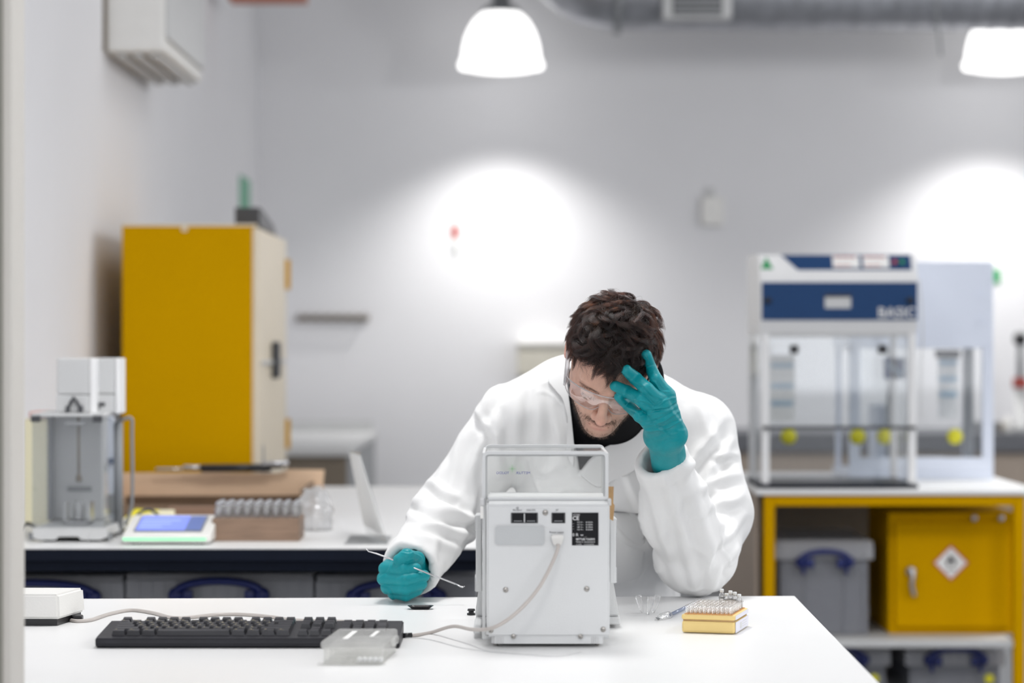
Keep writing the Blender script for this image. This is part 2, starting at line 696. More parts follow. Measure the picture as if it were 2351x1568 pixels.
# ------------------------------------------------------------------ pendant lamps
def pendant(x, y, z, label, group=None):
    t = thing('pendant_lamp', (x, y, z), label, 'lamp', 'glowing bell-shaped pendant lamps')
    prof = [(.236, 0), (.242, .012), (.240, .03), (.228, .045), (.224, .06), (.218, .11), (.205, .17), (.185, .22), (.155, .27), (.118, .305), (.105, .315)]
    inner = [(r - .005, h) for r, h in prof][::-1]
    bm = bmesh.new()
    lathe(bm, prof + inner + [prof[0]], (x, y, z), 40)
    obj('lamp_shade', bm, M_shade, t, True)
    # curved diffuser dish that closes the shade, bulging below the rim
    obj('diffuser', LA([(0, -.028), (.09, -.025), (.16, -.016), (.21, -.004), (.232, .006), (.228, .012), (.15, .0), (0, -.012)], (x, y, z), 36), M_shade, t, True)
    obj('lamp_cap', LA([(.112, .312), (.112, .33), (.085, .35), (.05, .37), (.05, .43), (.02, .45), (0, .45)], (x, y, z), 28), M_mgrey, t, True)
    obj('suspension_cord', TU([(x, y, z + .44), (x, y, ZC)], .004, 8), M_mgrey, t)
    l = bpy.data.lights.new('lamp_beam', 'SPOT')
    l.energy = 200
    l.color = (1.0, 0.985, 0.965)
    l.spot_size = math.radians(120)
    l.spot_blend = 0.85
    l.shadow_soft_size = 0.10
    lo = bpy.data.objects.new('lamp_beam', l)
    COL.objects.link(lo)
    lo.location = (x, y, z - .035)
    return t


LY = 13.72
pendant(-.062, LY, 2.965, 'glowing white bell-shaped pendant lamp hanging above the seated man')
pendant(2.80, LY, 2.965, 'glowing white pendant lamp cut by the right edge, above the blue hood')
for (x, y) in ((-.06, 9.2), (2.8, 9.2), (-.06, 5.0), (2.8, 5.0), (-.06, 1.2), (2.8, 1.2), (5.7, 9.2), (5.7, 5.0)):
    l = bpy.data.lights.new('ceiling_lamp', 'SPOT')
    l.energy = (28 if x < 0 else 150) if y > 7 else 118
    l.color = (1.0, 0.99, 0.98)
    l.spot_size = math.radians(150)
    l.spot_blend = 1.0
    l.shadow_soft_size = 0.4
    lo = bpy.data.objects.new('ceiling_lamp', l)
    COL.objects.link(lo)
    lo.location = (x, y, 3.3)
    if (x > 0 and y > 3) or (x < 0 and y < 6):      # added fill, as if opal shades glowed sideways, to brighten walls and cabinet
        l = bpy.data.lights.new('glow_fill', 'POINT')
        l.energy = (75 if y > 7 else 40) if x > 0 else (42 if y > 3 else 10)
        l.shadow_soft_size = 0.24
        lo = bpy.data.objects.new('glow_fill', l)
        COL.objects.link(lo)
        lo.location = (x, y, 3.15)

# ------------------------------------------------------------------ duct
dy, dz, dr = 12.9, 3.290, .215
t = thing('ventilation_duct', (2, dy, dz), 'spiral galvanised round ventilation duct along the top of the back wall', 'duct')
pts = [(7.15, dy, dz), (.56, dy, dz)]
for i in range(1, 9):
    a = i / 8 * PI / 2
    pts.append((.56 - .34 * math.sin(a), dy, dz + .34 * (1 - math.cos(a))))
pts.append((.22, dy, ZC))
obj('duct_pipe', TU(pts, dr, 36), M_galv, t, True)
for i in range(60):
    x = .98 + i * .105
    o = obj('spiral_seam', LA([(dr, -.004), (dr + .006, -.003), (dr + .006, .003), (dr, .004)], (x, dy, dz), 28, 'x'), M_galv, t, True) if i == 0 else None
    if o:
        seam = o
    else:
        c = seam.copy()
        COL.objects.link(c)
        c.parent = t
        c.matrix_parent_inverse = seam.matrix_parent_inverse.copy()
        c.location = (x - .98, 0, 0)
obj('flange_ring', LA([(dr, -.02), (dr + .022, -.018), (dr + .022, .018), (dr, .02)], (.56, dy, dz), 32, 'x'), M_mgrey, t, True)
bm = bmesh.new()
box(bm, .79, 1.15, dy - .25, dy - .10, dz - .185, dz + .10, .008)
gr = obj('air_grille', bm, M_lgrey, t)
obj('grille_core', B(.84, 1.10, dy - .255, dy - .2505, dz - .172, dz + .085), M_dgrey, gr)
for k in range(7):
    obj('grille_slat', B(.845, 1.095, dy - .262, dy - .256, dz - .165 + k * .034, dz - .145 + k * .034), M_mgrey, gr)

tag(obj('hanging_pull_cord', TU(spline([W(2150, -60, 12.6), W(2150, 20, 12.6), W(2156, 80, 12.6), W(2160, 128, 12.6)]), .007, 8), M_mgrey, None, True),
    'thin grey cord hanging down in front of the duct at the upper right', 'cord')
tag(obj('cable_tray', B(-1.4, -1.02, 11.9, 12.1, 3.098, 3.16, r=.005), M_orange), 'orange strip of cable tray at the top edge above the yellow cabinet', 'cable tray')

# ------------------------------------------------------------------ air conditioner on the left wall
t = thing('wall_ac_unit', (-1.38, 9.4, 2.47), 'white boxy air conditioner mounted high on the left wall', 'air conditioner')
bm = bmesh.new()
z0 = 2.475
box(bm, -1.5, -1.277, 8.88, 9.95, z0, 3.5, .012)
obj('casing', bm, M_wplast, t)
obj('side_trim', B(-1.277, -1.262, 8.9, 9.93, z0 + .05, 3.45, r=.004), M_lgrey, t)
obj('edge_bracket', B(-1.500, -1.486, 8.862, 8.88, z0, 3.5), M_tan, t)
for k in range(3):
    obj('louvre', B(-1.46 + k * .062, -1.425 + k * .062, 8.93, 9.9, z0 - .016, z0 - .001, r=.003), M_lgrey, t)

# ------------------------------------------------------------------ tall yellow cabinet
cx0, cx1, cy0, cy1, cz1 = -1.396, -.909, 8.65, 9.74, 1.828
t = thing('safety_cabinet', ((cx0 + cx1) / 2, 9.2, 0), 'tall yellow steel safety cabinet with cream doors against the left wall', 'cabinet')
obj('cabinet_body', B(cx0, cx1 - .022, cy0, cy1, 0, cz1, r=.006), M_yellow, t)
obj('side_rim', B(cx0, cx1 - .005, cy0 - .004, cy0 + .02, cz1 - .006, cz1 + .002, r=.001), M_cream, t)
obj('rim_clip', B(cx0 + .215, cx0 + .235, cy0 - .01, cy0, cz1 - .025, cz1 - .004, r=.002), M_cream, t)
for (a, b) in ((cy0 + .01, (cy0 + cy1) / 2 - .003), ((cy0 + cy1) / 2 + .003, cy1 - .01)):
    d = obj('cabinet_door', B(cx1 - .022, cx1, a, b, .12, cz1 - .01, r=.004), M_cream, t)
obj('cabinet_plinth', B(cx1 - .03, cx1 - .003, cy0, cy1, 0, .115), M_yellow, t)
obj('door_latch', B(cx1, cx1 + .03, 9.13, 9.21, 1.27, 1.41, r=.01), M_dgrey, t)
obj('latch_bar', B(cx1, cx1 + .008, 8.75, 9.65, 1.325, 1.34), M_lgrey, t)
for z in (.98, 1.62):
    obj('door_hinge', TU([(cx1 + .006, cy1 - .02, z), (cx1 + .006, cy1 - .02, z + .12)], .012, 10), M_yellow, t)
bm = bmesh.new()
prism(bm, [(-1.0, 9.1), (-.94, 9.1), (-.94, 9.5), (-1.0, 9.5)], 'z', cz1, cz1 + .045)
tag(obj('speaker_wedge', None or (lambda b: (prism(b, [(8.9, cz1 + .003), (9.55, cz1 + .003), (9.45, cz1 + .035), (9.0, cz1 + .075), (8.9, cz1 + .075)], 'x', -1.02, -.93), b)[1])(bmesh.new()), M_dgrey),
    'dark grey wedge lying on top of the tall yellow cabinet', 'box')
bm.free()
tag(obj('exit_sign', B(-1.5, -1.488, 13.3, 13.75, 1.95, 2.33, r=.003), M_pgreen), 'pale green exit sign seen edge-on in the far left corner', 'sign')

# ------------------------------------------------------------------ things on the back wall
SB = YB / F
t = thing('coat_rack', W(764, 730, YB), 'row of small coat hooks on the back wall right of the yellow cabinet', 'coat rack')
p = W(764, 730, YB)
obj('rail', B(p.x - .215, p.x + .215, YB - .022, YB, p.z - .018, p.z + .018, r=.004), M_tan, t)
for k in range(7):
    x = p.x - .19 + k * .0633
    obj('coat_hook', TU(spline([(x, YB - .02, p.z + .01), (x, YB - .06, p.z), (x, YB - .085, p.z + .03)], 5), .008, 8), M_steel, t, True)
p = W(1635, 480, YB)
t = thing('thermostat', p, 'small white thermostat box on the back wall between the two lamps', 'thermostat')
obj('casing', B(p.x - .065, p.x + .065, YB - .05, YB, p.z - .1, p.z + .07, r=.008), M_wplast, t)
obj('antenna', B(p.x - .03, p.x + .012, YB - .035, YB, p.z + .07, p.z + .125, r=.005), M_lgrey, t)
p = W(1045, 550, YB)
t = thing('fire_notice', p, 'narrow red and white notice on the back wall under the left lamp', 'sign')
obj('notice_plate', B(p.x - .022, p.x + .022, YB - .006, YB, p.z - .10, p.z + .09), M_paper, t)
obj('red_header', B(p.x - .02, p.x + .02, YB - .009, YB - .006, p.z + .005, p.z + .085), M_red, t)
obj('text_block', B(p.x - .012, p.x + .012, YB - .009, YB - .006, p.z - .085, p.z - .035), M_mgrey, t)
p = W(1245, 800, YB)
t = thing('towel_dispenser', p, 'cream paper towel dispenser on the back wall behind the man', 'dispenser')
obj('casing', B(p.x - .145, p.x + .16, YB - .16, YB, p.z - .16, p.z + .01, r=.01), mat('cream dispenser plastic', (.66, .63, .54), .5), t)
obj('dispenser_lid', B(p.x - .15, p.x + .165, YB - .17, YB, p.z + .011, p.z + .045, r=.01), M_wplast, t)
p = W(2289, 625, YB)
t = thing('safety_sign', p, 'small green and white safety sign right of the pale hood', 'sign')
obj('sign_plate', B(p.x - .05, p.x + .03, YB - .006, YB, p.z - .07, p.z + .07), M_paper, t)
obj('green_print', B(p.x - .045, p.x + .02, YB - .009, YB - .006, p.z - .065, p.z + .02), M_green, t)

# far bench along the back wall
t = thing('wall_bench', (3, 13.9, 0), 'slate grey topped wooden bench along the back wall behind the hoods', 'bench')
obj('worktop', B(1.17, 7.1, 13.45, YB, .80, .905, r=.004), M_slate, t)
for k in range(9):
    x = 1.22 + k * .65
    d = obj('cupboard_door', B(x, x + .64, 13.5, 13.53, .1, .795, r=.003), M_ply, t)
    obj('door_handle', B(x + .56, x + .6, 13.485, 13.5, .5, .62, r=.003), M_steel, d)
obj('carcass', B(1.2, 7.1, 13.53, YB - .01, .0, .80), M_ply, t)
# items on the far bench seen right of and between the hoods
for k, (px, wd, ht, m, lab) in enumerate(((2300, .12, .05, M_mgrey, 'low grey tray at the near end of the far bench, right of the pale hood'),
                                          (2325, .05, .09, M_wplast, 'small white bottle on the far bench at the right edge'),
                                          (2312, .03, .06, M_tan, 'small brown jar on the far bench at the right edge'),)):
    q = W(px, 990, 13.7)
    name = ('tray', 'bottle', 'jar')[k]
    if k == 0:
        o = obj(name, B(q.x - wd, q.x + wd, 13.8, 13.95, .905, .905 + ht, r=.006), m)
    else:
        o = obj(name, LA([(0, 0), (wd * .45, 0), (wd * .5, .004), (wd * .5, ht * .7), (wd * .25, ht * .82), (wd * .25, ht), (0, ht)], (q.x - .06, 13.56, .905), 16), m, None, True)
    tag(o, lab, name)
q = W(2342, 985, 13.6)
t = thing('bench_tap', (q.x, 13.6, .905), 'upright lab tap with black head and red collar at the right edge', 'tap')
obj('tap_base', LA([(0, 0), (.05, 0), (.05, .02), (.034, .03), (.034, .25), (0, .25)], (q.x, 13.6, .905), 20), M_lgrey, t, True)
obj('tap_collar', LA([(.038, .25), (.042, .255), (.042, .30), (.038, .305)], (q.x, 13.6, .905), 20), M_red, t, True)
obj('tap_neck', TU([(q.x, 13.6, 1.2), (q.x, 13.6, 1.42)], .018, 12), M_mgrey, t, True)
obj('tap_head', LA([(0, -.04), (.03, -.03), (.042, 0), (.03, .03), (0, .04)], (q.x, 13.6, 1.43), 16, 'x'), M_black, t, True)

# side bench along the left wall beyond the cabinet
t = thing('side_bench', (-1.15, 12.6, 0), 'low bench with pale top along the left wall beyond the yellow cabinet', 'bench')
obj('worktop', B(-1.49, -.775, 11.52, 13.9, .865, .90, r=.004), M_lgrey, t)
obj('end_panel', B(-1.48, -.79, 11.55, 11.58, .0, .862, r=.002), M_tan, t)
obj('side_panel', B(-.812, -.786, 11.585, 13.88, .0, .862, r=.002), M_mgrey, t)
obj('back_upstand', B(-1.49, -.80, 13.86, 13.9, .901, .96), M_lgrey, t)

# ------------------------------------------------------------------ left bench (second row)
t = thing('lab_bench', (-.9, 7.0, 0), 'long white bench with black apron behind the seated man', 'bench')
obj('worktop', B(-1.47, .02, 5.93, 8.5, .8965, .90, r=.001), M_white, t)
obj('worktop_core', B(-1.469, .019, 5.931, 8.499, .868, .8964), M_navy, t)
obj('apron', B(-1.44, -.02, 5.94, 5.99, .842, .867, r=.002), M_navy, t)
obj('apron', B(-1.44, -.02, 8.42, 8.47, .79, .867, r=.002), M_navy, t)
for (x, y) in ((-1.42, 6.03), (-.07, 6.03), (-1.42, 8.38), (-.07, 8.38)):
    obj('leg', B(x, x + .05, y, y + .05, 0, .867, r=.003), M_navy, t)
obj('shelf', B(-1.42, -.06, 6.08, 8.0, .46, .485, r=.002), M_tan, t)
obj('back_rail', B(-1.36, -.08, 7.3, 7.33, .485, .86), M_tan, t)


def storage_box(x0, x1, y0, y1, z0, z1, label, hw=.227, hz=None, sticker=False, cat='storage box', group='clear storage boxes with blue handles'):
    t = thing('storage_box', ((x0 + x1) / 2, (y0 + y1) / 2, z0), label, cat, group)
    xm = (x0 + x1) / 2
    h = z1 - z0
    lidh = .065
    bm = bmesh.new()
    k = .015
    # tapered shell with open top
    for (a, b, c, d, e, f) in ((x0 + k, x1 - k, y0 + k, y0 + k + .004, z0, z1 - .02), (x0 + k, x1 - k, y1 - k - .004, y1 - k, z0, z1 - .02),
                               (x0 + k, x0 + k + .004, y0 + k + .004, y1 - k - .004, z0, z1 - .02), (x1 - k - .004, x1 - k, y0 + k + .004, y1 - k - .004, z0, z1 - .02),
                               (x0 + k, x1 - k, y0 + k, y1 - k, z0, z0 + .004)):
        box(bm, a, b, c, d, e, f, r=.0015, seg=1)
    for xx in (x0 + .03, xm - hw * .42, xm + hw * .42, x1 - .034):
        box(bm, xx, xx + .006, y0 + k - .004, y0 + k, z0 + .01, z1 - lidh)
    obj('box_body', bm, M_boxbody, t)
    bm = bmesh.new()
    box(bm, x0, x1, y0, y1, z1 - .02, z1, r=.006)
    box(bm, x0 - .002, x1 + .002, y0 - .002, y0 + .006, z1 - lidh, z1 - .016, r=.002)
    box(bm, x0 - .002, x0 + .006, y0, y1, z1 - lidh, z1 - .016, r=.002)
    box(bm, x1 - .006, x1 + .002, y0, y1, z1 - lidh, z1 - .016, r=.002)
    n = int((x1 - x0) / .03)
    for i in range(1, n):
        xx = x0 + i * (x1 - x0) / n
        box(bm, xx - .002, xx + .002, y0 - .006, y0 - .002, z1 - lidh, z1 - .018)
    obj('box_lid', bm, M_lid, t)
    # contents inside
    obj('contents', B(x0 + .035, x1 - .035, y0 + .04, y1 - .04, z0 + .006, z0 + h * .55, r=.01), mat('box contents', (.30, .31, .33), .8, var=.25, vscale=30), t)
    # bail handle
    hz = hz if hz is not None else z1 - .012
    yy = y0 - .022
    arc = []
    for i in range(17):
        a = PI * i / 16
        arc.append((xm - hw / 2 * math.cos(a), yy, hz - .035 + .030 * math.sin(a)))
    bm = bmesh.new()
    tube(bm, arc, .010, 10, True, 1.0)
    for s in (-1, 1):
        lathe(bm, [(0, -.008), (.019, -.008), (.021, 0), (.019, .008), (0, .008)], (xm + s * hw / 2, yy + .006, hz - .042), 18, 'y')
        box(bm, xm + s * (hw / 2 - .030) - .012, xm + s * (hw / 2 - .030) + .012, yy - .006, yy + .008, hz - .062, hz - .028, r=.003)
        box(bm, xm + s * (hw / 2 - .008) - .006, xm + s * (hw / 2 - .008) + .006, yy - .002, yy + .012, hz - .085, hz - .05, r=.003)
    obj('handle', bm, M_hblue, t, True)
    if sticker:
        obj('round_sticker', LA([(0, 0), (.017, 0), (.017, .002), (0, .002)], (x1 - .055, y0 - .004, z1 - .11), 20, 'y'), M_plug, t)
    return t


storage_box(-1.43, -.985, 6.12, 6.7, .486, .815, 'clear storage box with blue handle under the white bench, leftmost of three', .30)
storage_box(-.975, -.505, 6.12, 6.7, .486, .820, 'clear storage box with blue handle in the middle under the white bench', .215)
storage_box(-.495, -.09, 6.12, 6.7, .486, .815, 'clear storage box under the white bench behind the gloved fist', .215)

# ------------------------------------------------------------------ on the left bench
# enclosed microbalance
t = thing('microbalance', (-1.1, 6.22, .9), 'grey microbalance in a tall glass draft shield on the white bench', 'balance')
S6 = 6.1 / F


def X(px, D):
    return (px - CX) * D / F


def Z(py, D):
    return CZ - (py - HY) * D / F


bm = bmesh.new()
pl = [(X(75, 6.1), .912), (X(90, 6.1), .906), (X(128, 6.1), .906), (X(134, 6.1), .914), (X(180, 6.1), .914), (X(186, 6.1), .906), (X(232, 6.1), .906), (X(248, 6.1), .915), (X(243, 6.1), .936), (X(75, 6.1), .936)]
prism(bm, pl, 'y', 6.1, 6.42)
obj('base', bm, M_lgrey, t)
for x in (X(110, 6.1), X(215, 6.1)):
    for y in (6.14, 6.38):
        obj('foot', LA([(0, 0), (.018, 0), (.018, .008), (0, .008)], (x, y, .9), 16), M_black, t)
for s, x in ((1, X(70, 6.1)), (-1, X(248, 6.1))):
    obj('levelling_screw', LA([(0, 0), (.009, 0), (.009, .018), (0, .018)], (x, 6.12, .905), 14), M_mgrey, t)
xa, xb = X(72, 6.1), X(238, 6.1)
zt = Z(958, 6.1)
for nm, bmx in (('front_pane', B(xa, xb, 6.105, 6.109, .937, zt)), ('side_pane', B(xa, xa + .003, 6.112, 6.36, .937, zt)), ('side_pane', B(xb - .003, xb, 6.112, 6.36, .937, zt))):
    obj(nm, bmx, M_acryl, t)
obj('top_plate', B(xa - .002, xb + .002, 6.103, 6.38, zt + .001, zt + .010, r=.002), M_lgrey, t)
for x in (X(82, 6.1), X(224, 6.1)):
    obj('door_grip', B(x - .012, x + .012, 6.095, 6.102, zt - .012, zt + .004, r=.002), M_dgrey, t)
obj('centre_grip', B(X(148, 6.1), X(195, 6.1), 6.098, 6.104, zt - .022, zt - .012, r=.002), M_mgrey, t)
obj('rear_column', B(X(112, 6.38), X(238, 6.38), 6.365, 6.45, .937, zt, r=.006), M_lgrey, t)
obj('column_edge', B(X(108, 6.33), X(120, 6.33), 6.33, 6.364, .937, zt - .004, r=.004), M_mgrey, t)
obj('hang_down_rod', TU([(X(180, 6.25), 6.25, zt), (X(181, 6.25), 6.25, Z(1100, 6.25))], .0035, 8), M_tan, t, True)
obj('rod_weight', LA([(0, 0), (.008, .004), (.008, .016), (.003, .022), (0, .022)], (X(181, 6.25), 6.25, Z(1108, 6.25)), 12), M_tan, t, True)
obj('name_strip', B(X(155, 6.36), X(210, 6.36), 6.36, 6.364, Z(1128, 6.36), Z(1117, 6.36)), M_mgrey, t)
obj('pan_cradle', (lambda b: (box(b, X(150, 6.22), X(154, 6.22), 6.2, 6.26, .94, .995), box(b, X(206, 6.22), X(210, 6.22), 6.2, 6.26, .94, .995), box(b, X(150, 6.22), X(210, 6.22), 6.2, 6.26, .94, .944), b)[-1])(bmesh.new()), M_steel, t)
obj('weighing_vial', LA([(0, 0), (.014, 0), (.014, .042), (.010, .048), (.010, .055), (.008, .055), (.008, .048), (.012, .04), (.012, .003), (0, .003)], (X(181, 6.22), 6.22, .944), 18), M_vial, t, True)
zb = Z(822, 6.15)
obj('motor_housing', B(X(130, 6.15), X(205, 6.15), 6.15, 6.24, Z(906, 6.15), zb, r=.004), M_lgrey, t)
obj('housing_side', B(X(205.5, 6.15), X(219, 6.15), 6.15, 6.24, Z(950, 6.15), zb, r=.003), M_wmetal, t)
obj('housing_lower', B(X(130, 6.15), X(205, 6.15), 6.145, 6.24, zt + .011, Z(907, 6.15), r=.003), M_lgrey, t)
obj('second_housing', B(X(220, 6.2), X(264, 6.2), 6.2, 6.3, Z(905, 6.2), Z(822, 6.2), r=.004), M_lgrey, t)
obj('second_lower', B(X(220, 6.2), X(264, 6.2), 6.195, 6.3, Z(948, 6.2), Z(906, 6.2), r=.003), M_lgrey, t)
obj('second_side', B(X(264.5, 6.2), X(274, 6.2), 6.2, 6.3, Z(950, 6.2), Z(822, 6.2), r=.003), M_wmetal, t)
bm = bmesh.new()
tube(bm, [W(158, 945, 6.14), W(158, 935, 6.14), W(163, 922, 6.14), W(169, 912, 6.14), W(176, 922, 6.14), W(183, 935, 6.14), W(183, 945, 6.14)], .004, 8)
obj('clamp_yoke', bm, M_dgrey, t, True)
for px in (156, 185):
    obj('clamp_pad', LA([(0, -.009), (.006, -.009), (.006, .009), (0, .009)], W(px, 940, 6.137), 12), M_dgrey, t)
obj('printed_mark', B(X(224, 6.2), X(242, 6.2), 6.192, 6.195, Z(932, 6.2), Z(924, 6.2)), M_dgrey, t)
obj('printed_mark', B(X(222, 6.2), X(230, 6.2), 6.192, 6.195, Z(940, 6.2), Z(935, 6.2)), M_dgrey, t)
obj('draft_door_handle', (lambda b: (tube(b, [W(272, 1225, 6.3), W(272, 970, 6.3)], .012, 10), tube(b, spline([W(268, 972, 6.3), W(285, 962, 6.3), W(302, 962, 6.3), W(303, 1000, 6.3), W(303, 1150, 6.3), W(288, 1205, 6.3)], 6), .0045, 8), b)[-1])(bmesh.new()), M_mgrey, t, True)
t.location = t.location
# red and cream booklets behind
for k, (m, y0, lab) in enumerate(((M_cpaper, 6.62, 'cream booklet lying behind the microbalance'), (mat('pink cover', (.62, .33, .30), .6), 6.62, 'pinkish booklet on top of the cream one behind the microbalance'))):
    pass
tt = thing('document_box', (X(100, 6.65), 6.65, .9), 'cream upright document box behind the microbalance beside the post', 'box')
obj('box_body', B(X(52, 6.7), X(125, 6.7), 6.7, 6.8, .9, Z(962, 6.7), r=.004), M_cpaper, tt)
obj('top_label', B(X(68, 6.7), X(122, 6.7), 6.69, 6.8, Z(958, 6.7), Z(945, 6.7), r=.003), mat('pink cover', (.62, .33, .30), .6), tt)
tt = thing('folder', (X(258, 6.5), 6.5, .9), 'pale blue white folder standing right of the microbalance glass', 'folder')
bm = bmesh.new()
prism(bm, [(X(234, 6.5), .902), (X(280, 6.5), .902), (X(276, 6.5), Z(1010, 6.5)), (X(262, 6.5), Z(955, 6.5)), (X(240, 6.5), Z(955, 6.5))], 'y', 6.46, 6.5)
obj('cover', bm, M_panel, tt)
obj('label_strip', B(X(242, 6.45), X(264, 6.45), 6.454, 6.459, Z(1065, 6.45), Z(1052, 6.45)), M_blue, tt)
obj('spine_band', B(X(240, 6.45), X(266, 6.45), 6.454, 6.459, Z(1180, 6.45), Z(1135, 6.45)), M_mgrey, tt)

# terminal with tilted screen
D0 = 6.02
xl, xr = X(280, D0), X(482, D0)
tt = thing('balance_terminal', ((xl + xr) / 2, D0 + .1, .9), 'small tilted touch terminal with lit blue screen on the white bench', 'terminal')
bm = bmesh.new()
y0, y1 = D0, D0 + .19
prof = [(y0, .905), (y1, .905), (y1, .962), (y0 + .012, .926), (y0, .920)]
prism(bm, prof, 'x', xl, xr)
bmesh.ops.bevel(bm, geom=bm.edges[:], offset=.003, segments=2, affect='EDGES')
obj('casing', bm, M_wplast, tt)
for x in (xl + .03, xr - .03):
    for y in (y0 + .03, y1 - .03):
        obj('rubber_foot', LA([(0, 0), (.012, 0), (.012, .006), (0, .006)], (x, y, .9), 14), M_black, tt)
obj('status_light', B(xl + .002, xr - .010, y0 - .002, y0 + .0005, .9115, .9175), mat('green status light', (.25, .75, .40), .4, emit=(.25, .85, .42), es=.55), tt)
T = Matrix.Translation((0, y0 + .012, .926)) @ Matrix.Rotation(math.atan2(.036, .178), 4, 'X')
bm = bmesh.new()
box(bm, xl + .024, xr - .024, .018, .158, .0005, .0035, M=T)
obj('screen_bezel', bm, M_mgrey, tt)
M_scr = mat('lit screen', (.10, .14, .5), .3, emit=(.20, .27, .78), es=.85)
bm = bmesh.new()
box(bm, xl + .028, xr - .068, .022, .154, .0036, .0045, M=T)
scr = obj('screen', bm, M_scr, tt)
bm = bmesh.new()
box(bm, xr - .066, xr - .028, .022, .154, .0036, .0045, M=T)
obj('screen_menu', bm, mat('dim screen', (.08, .12, .30), .3, emit=(.09, .14, .36), es=.6), tt)
for k in range(3):
    bm = bmesh.new()
    box(bm, xl + .034, xl + .09 + .02 * k, .05 + k * .03, .056 + k * .03, .0046, .005, M=T)
    obj('screen_line', bm, mat('screen line', (.3, .36, .7), .3, emit=(.33, .42, .9), es=.9) if k == 0 else bpy.data.materials['screen line'], tt)
tag(obj('terminal_cable', TU(spline([(X(300, 6.3), 6.3, .905), (X(310, 6.3), 6.32, .95), (X(335, 6.3), 6.36, .965), (X(365, 6.3), 6.34, .94), (X(378, 6.3), 6.26, .915), (X(375, 6.3), 6.21, .94)], 8), .004, 8), M_dgrey, None, True),
    'dark thin cable arching up behind the touch terminal', 'cable')
tag(obj('power_cable', TU(spline([(X(48, 6.4), 6.35, .905), (X(62, 6.4), 6.40, .925), (X(90, 6.4), 6.43, .906), (X(120, 6.4), 6.47, .905)], 8), .005, 8), M_dgrey, None, True),
    'dark cable lying left of the microbalance near the post', 'cable')

# paper notes
tt = thing('paper_pad', (X(330, 6.4), 6.4, .9), 'pad of cream papers with a bright yellow corner behind the terminal', 'paper')
M_t = Matrix.Translation((X(335, 6.5), 6.5, .9)) @ Matrix.Rotation(-.15, 4, 'Z') @ Matrix.Rotation(.16, 4, 'X')
bm = bmesh.new()
box(bm, -.055, .055, -.09, .09, .016, .036, M=M_t)
obj('sheets', bm, M_cpaper, tt)
bm = bmesh.new()
prism(bm, [(-.054, -.01), (.02, .07), (-.02, .089), (-.054, .089)], 'z', .0365, .038)
bmesh.ops.transform(bm, matrix=M_t, verts=bm.verts[:])
obj('yellow_note', bm, M_ypaper, tt)
obj('paper_stack', B(X(285, 6.5), X(385, 6.5), 6.42, 6.6, .9, .917, r=.001), M_paper, tt)

# open cardboard box
tt = thing('cardboard_box', (-.83, 7.1, .9), 'large open cardboard box on the white bench in front of the yellow cabinet', 'box')
ax0, ax1 = X(215, 6.9), X(692, 6.9)
ay0, ay1 = 6.9, 7.45
obj('bottom', B(ax0, ax1, ay0, ay1, .901, .905), M_cardshade, tt)
obj('front_wall', B(ax0, ax1, ay0 - .004, ay0, .901, Z(1157, 6.9)), M_cardshade, tt)
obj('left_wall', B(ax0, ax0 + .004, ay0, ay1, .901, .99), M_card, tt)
obj('right_wall', B(ax1 - .004, ax1, ay0, ay1, .901, .985), M_cardshade, tt)
obj('back_wall', B(ax0, ax1, ay1, ay1 + .004, .901, Z(1130, ay1)), M_cardshade, tt)
bm = bmesh.new()
pl = [(X(215, 7.4), Z(1136, 7.4)), (X(700, 7.4), Z(1134, 7.4)), (X(738, 7.3), Z(1130, 7.3)), (X(742, 7.3), Z(1080, 7.3)), (X(660, 7.3), Z(1079, 7.3)), (X(635, 7.3), Z(1088, 7.3)), (X(480, 7.3), Z(1086, 7.3)), (X(215, 7.3), Z(1088, 7.3))]
prism(bm, pl, 'y', 7.34, 7.345)
obj('raised_flap', bm, M_card, tt)
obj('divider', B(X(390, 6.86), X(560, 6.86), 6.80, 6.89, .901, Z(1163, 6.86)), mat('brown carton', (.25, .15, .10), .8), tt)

# telescopic rod lying on the box
tt = thing('telescopic_rod', W(560, 1075, 7.3), 'black sleeved metal rod lying across the cardboard box flap', 'rod')
obj('grip', TU([W(462, 1075, 7.3), W(622, 1074, 7.3)], .0125, 12), M_black, tt, True)
obj('thin_end', TU([W(358, 1077, 7.3), W(430, 1076, 7.3)], .0045, 8), M_steel, tt, True)
obj('middle_section', TU([W(422, 1073, 7.3), W(466, 1074, 7.3)], .008, 8), M_steel, tt, True)
obj('tip_section', TU([W(600, 1066, 7.3), W(662, 1063, 7.3)], .009, 10), M_steel, tt, True)
obj('tip_sleeve', TU([W(605, 1072, 7.3), W(650, 1069, 7.3)], .007, 10), M_black, tt, True)
tt = tag(obj('metal_strip', (lambda b: (prism(b, [(X(600, 7.6), .902), (X(609, 7.6), .902), (X(606, 7.6), Z(1028, 7.6)), (X(603, 7.6), Z(1016, 7.6))], 'y', 7.6, 7.604), b)[1])(bmesh.new()), M_mgrey),
         'thin grey metal strip standing upright behind the rod and the box', 'strip')

# wooden vial block with glass vials
vy = 6.13
vx0, vx1 = X(487, vy), X(687, vy)
vz = Z(1190, vy)
tag(obj('vial_block', B(vx0, vx1, vy, vy + .15, .9, vz, r=.002), M_wood), 'brown wooden block holding rows of glass vials on the white bench', 'block')


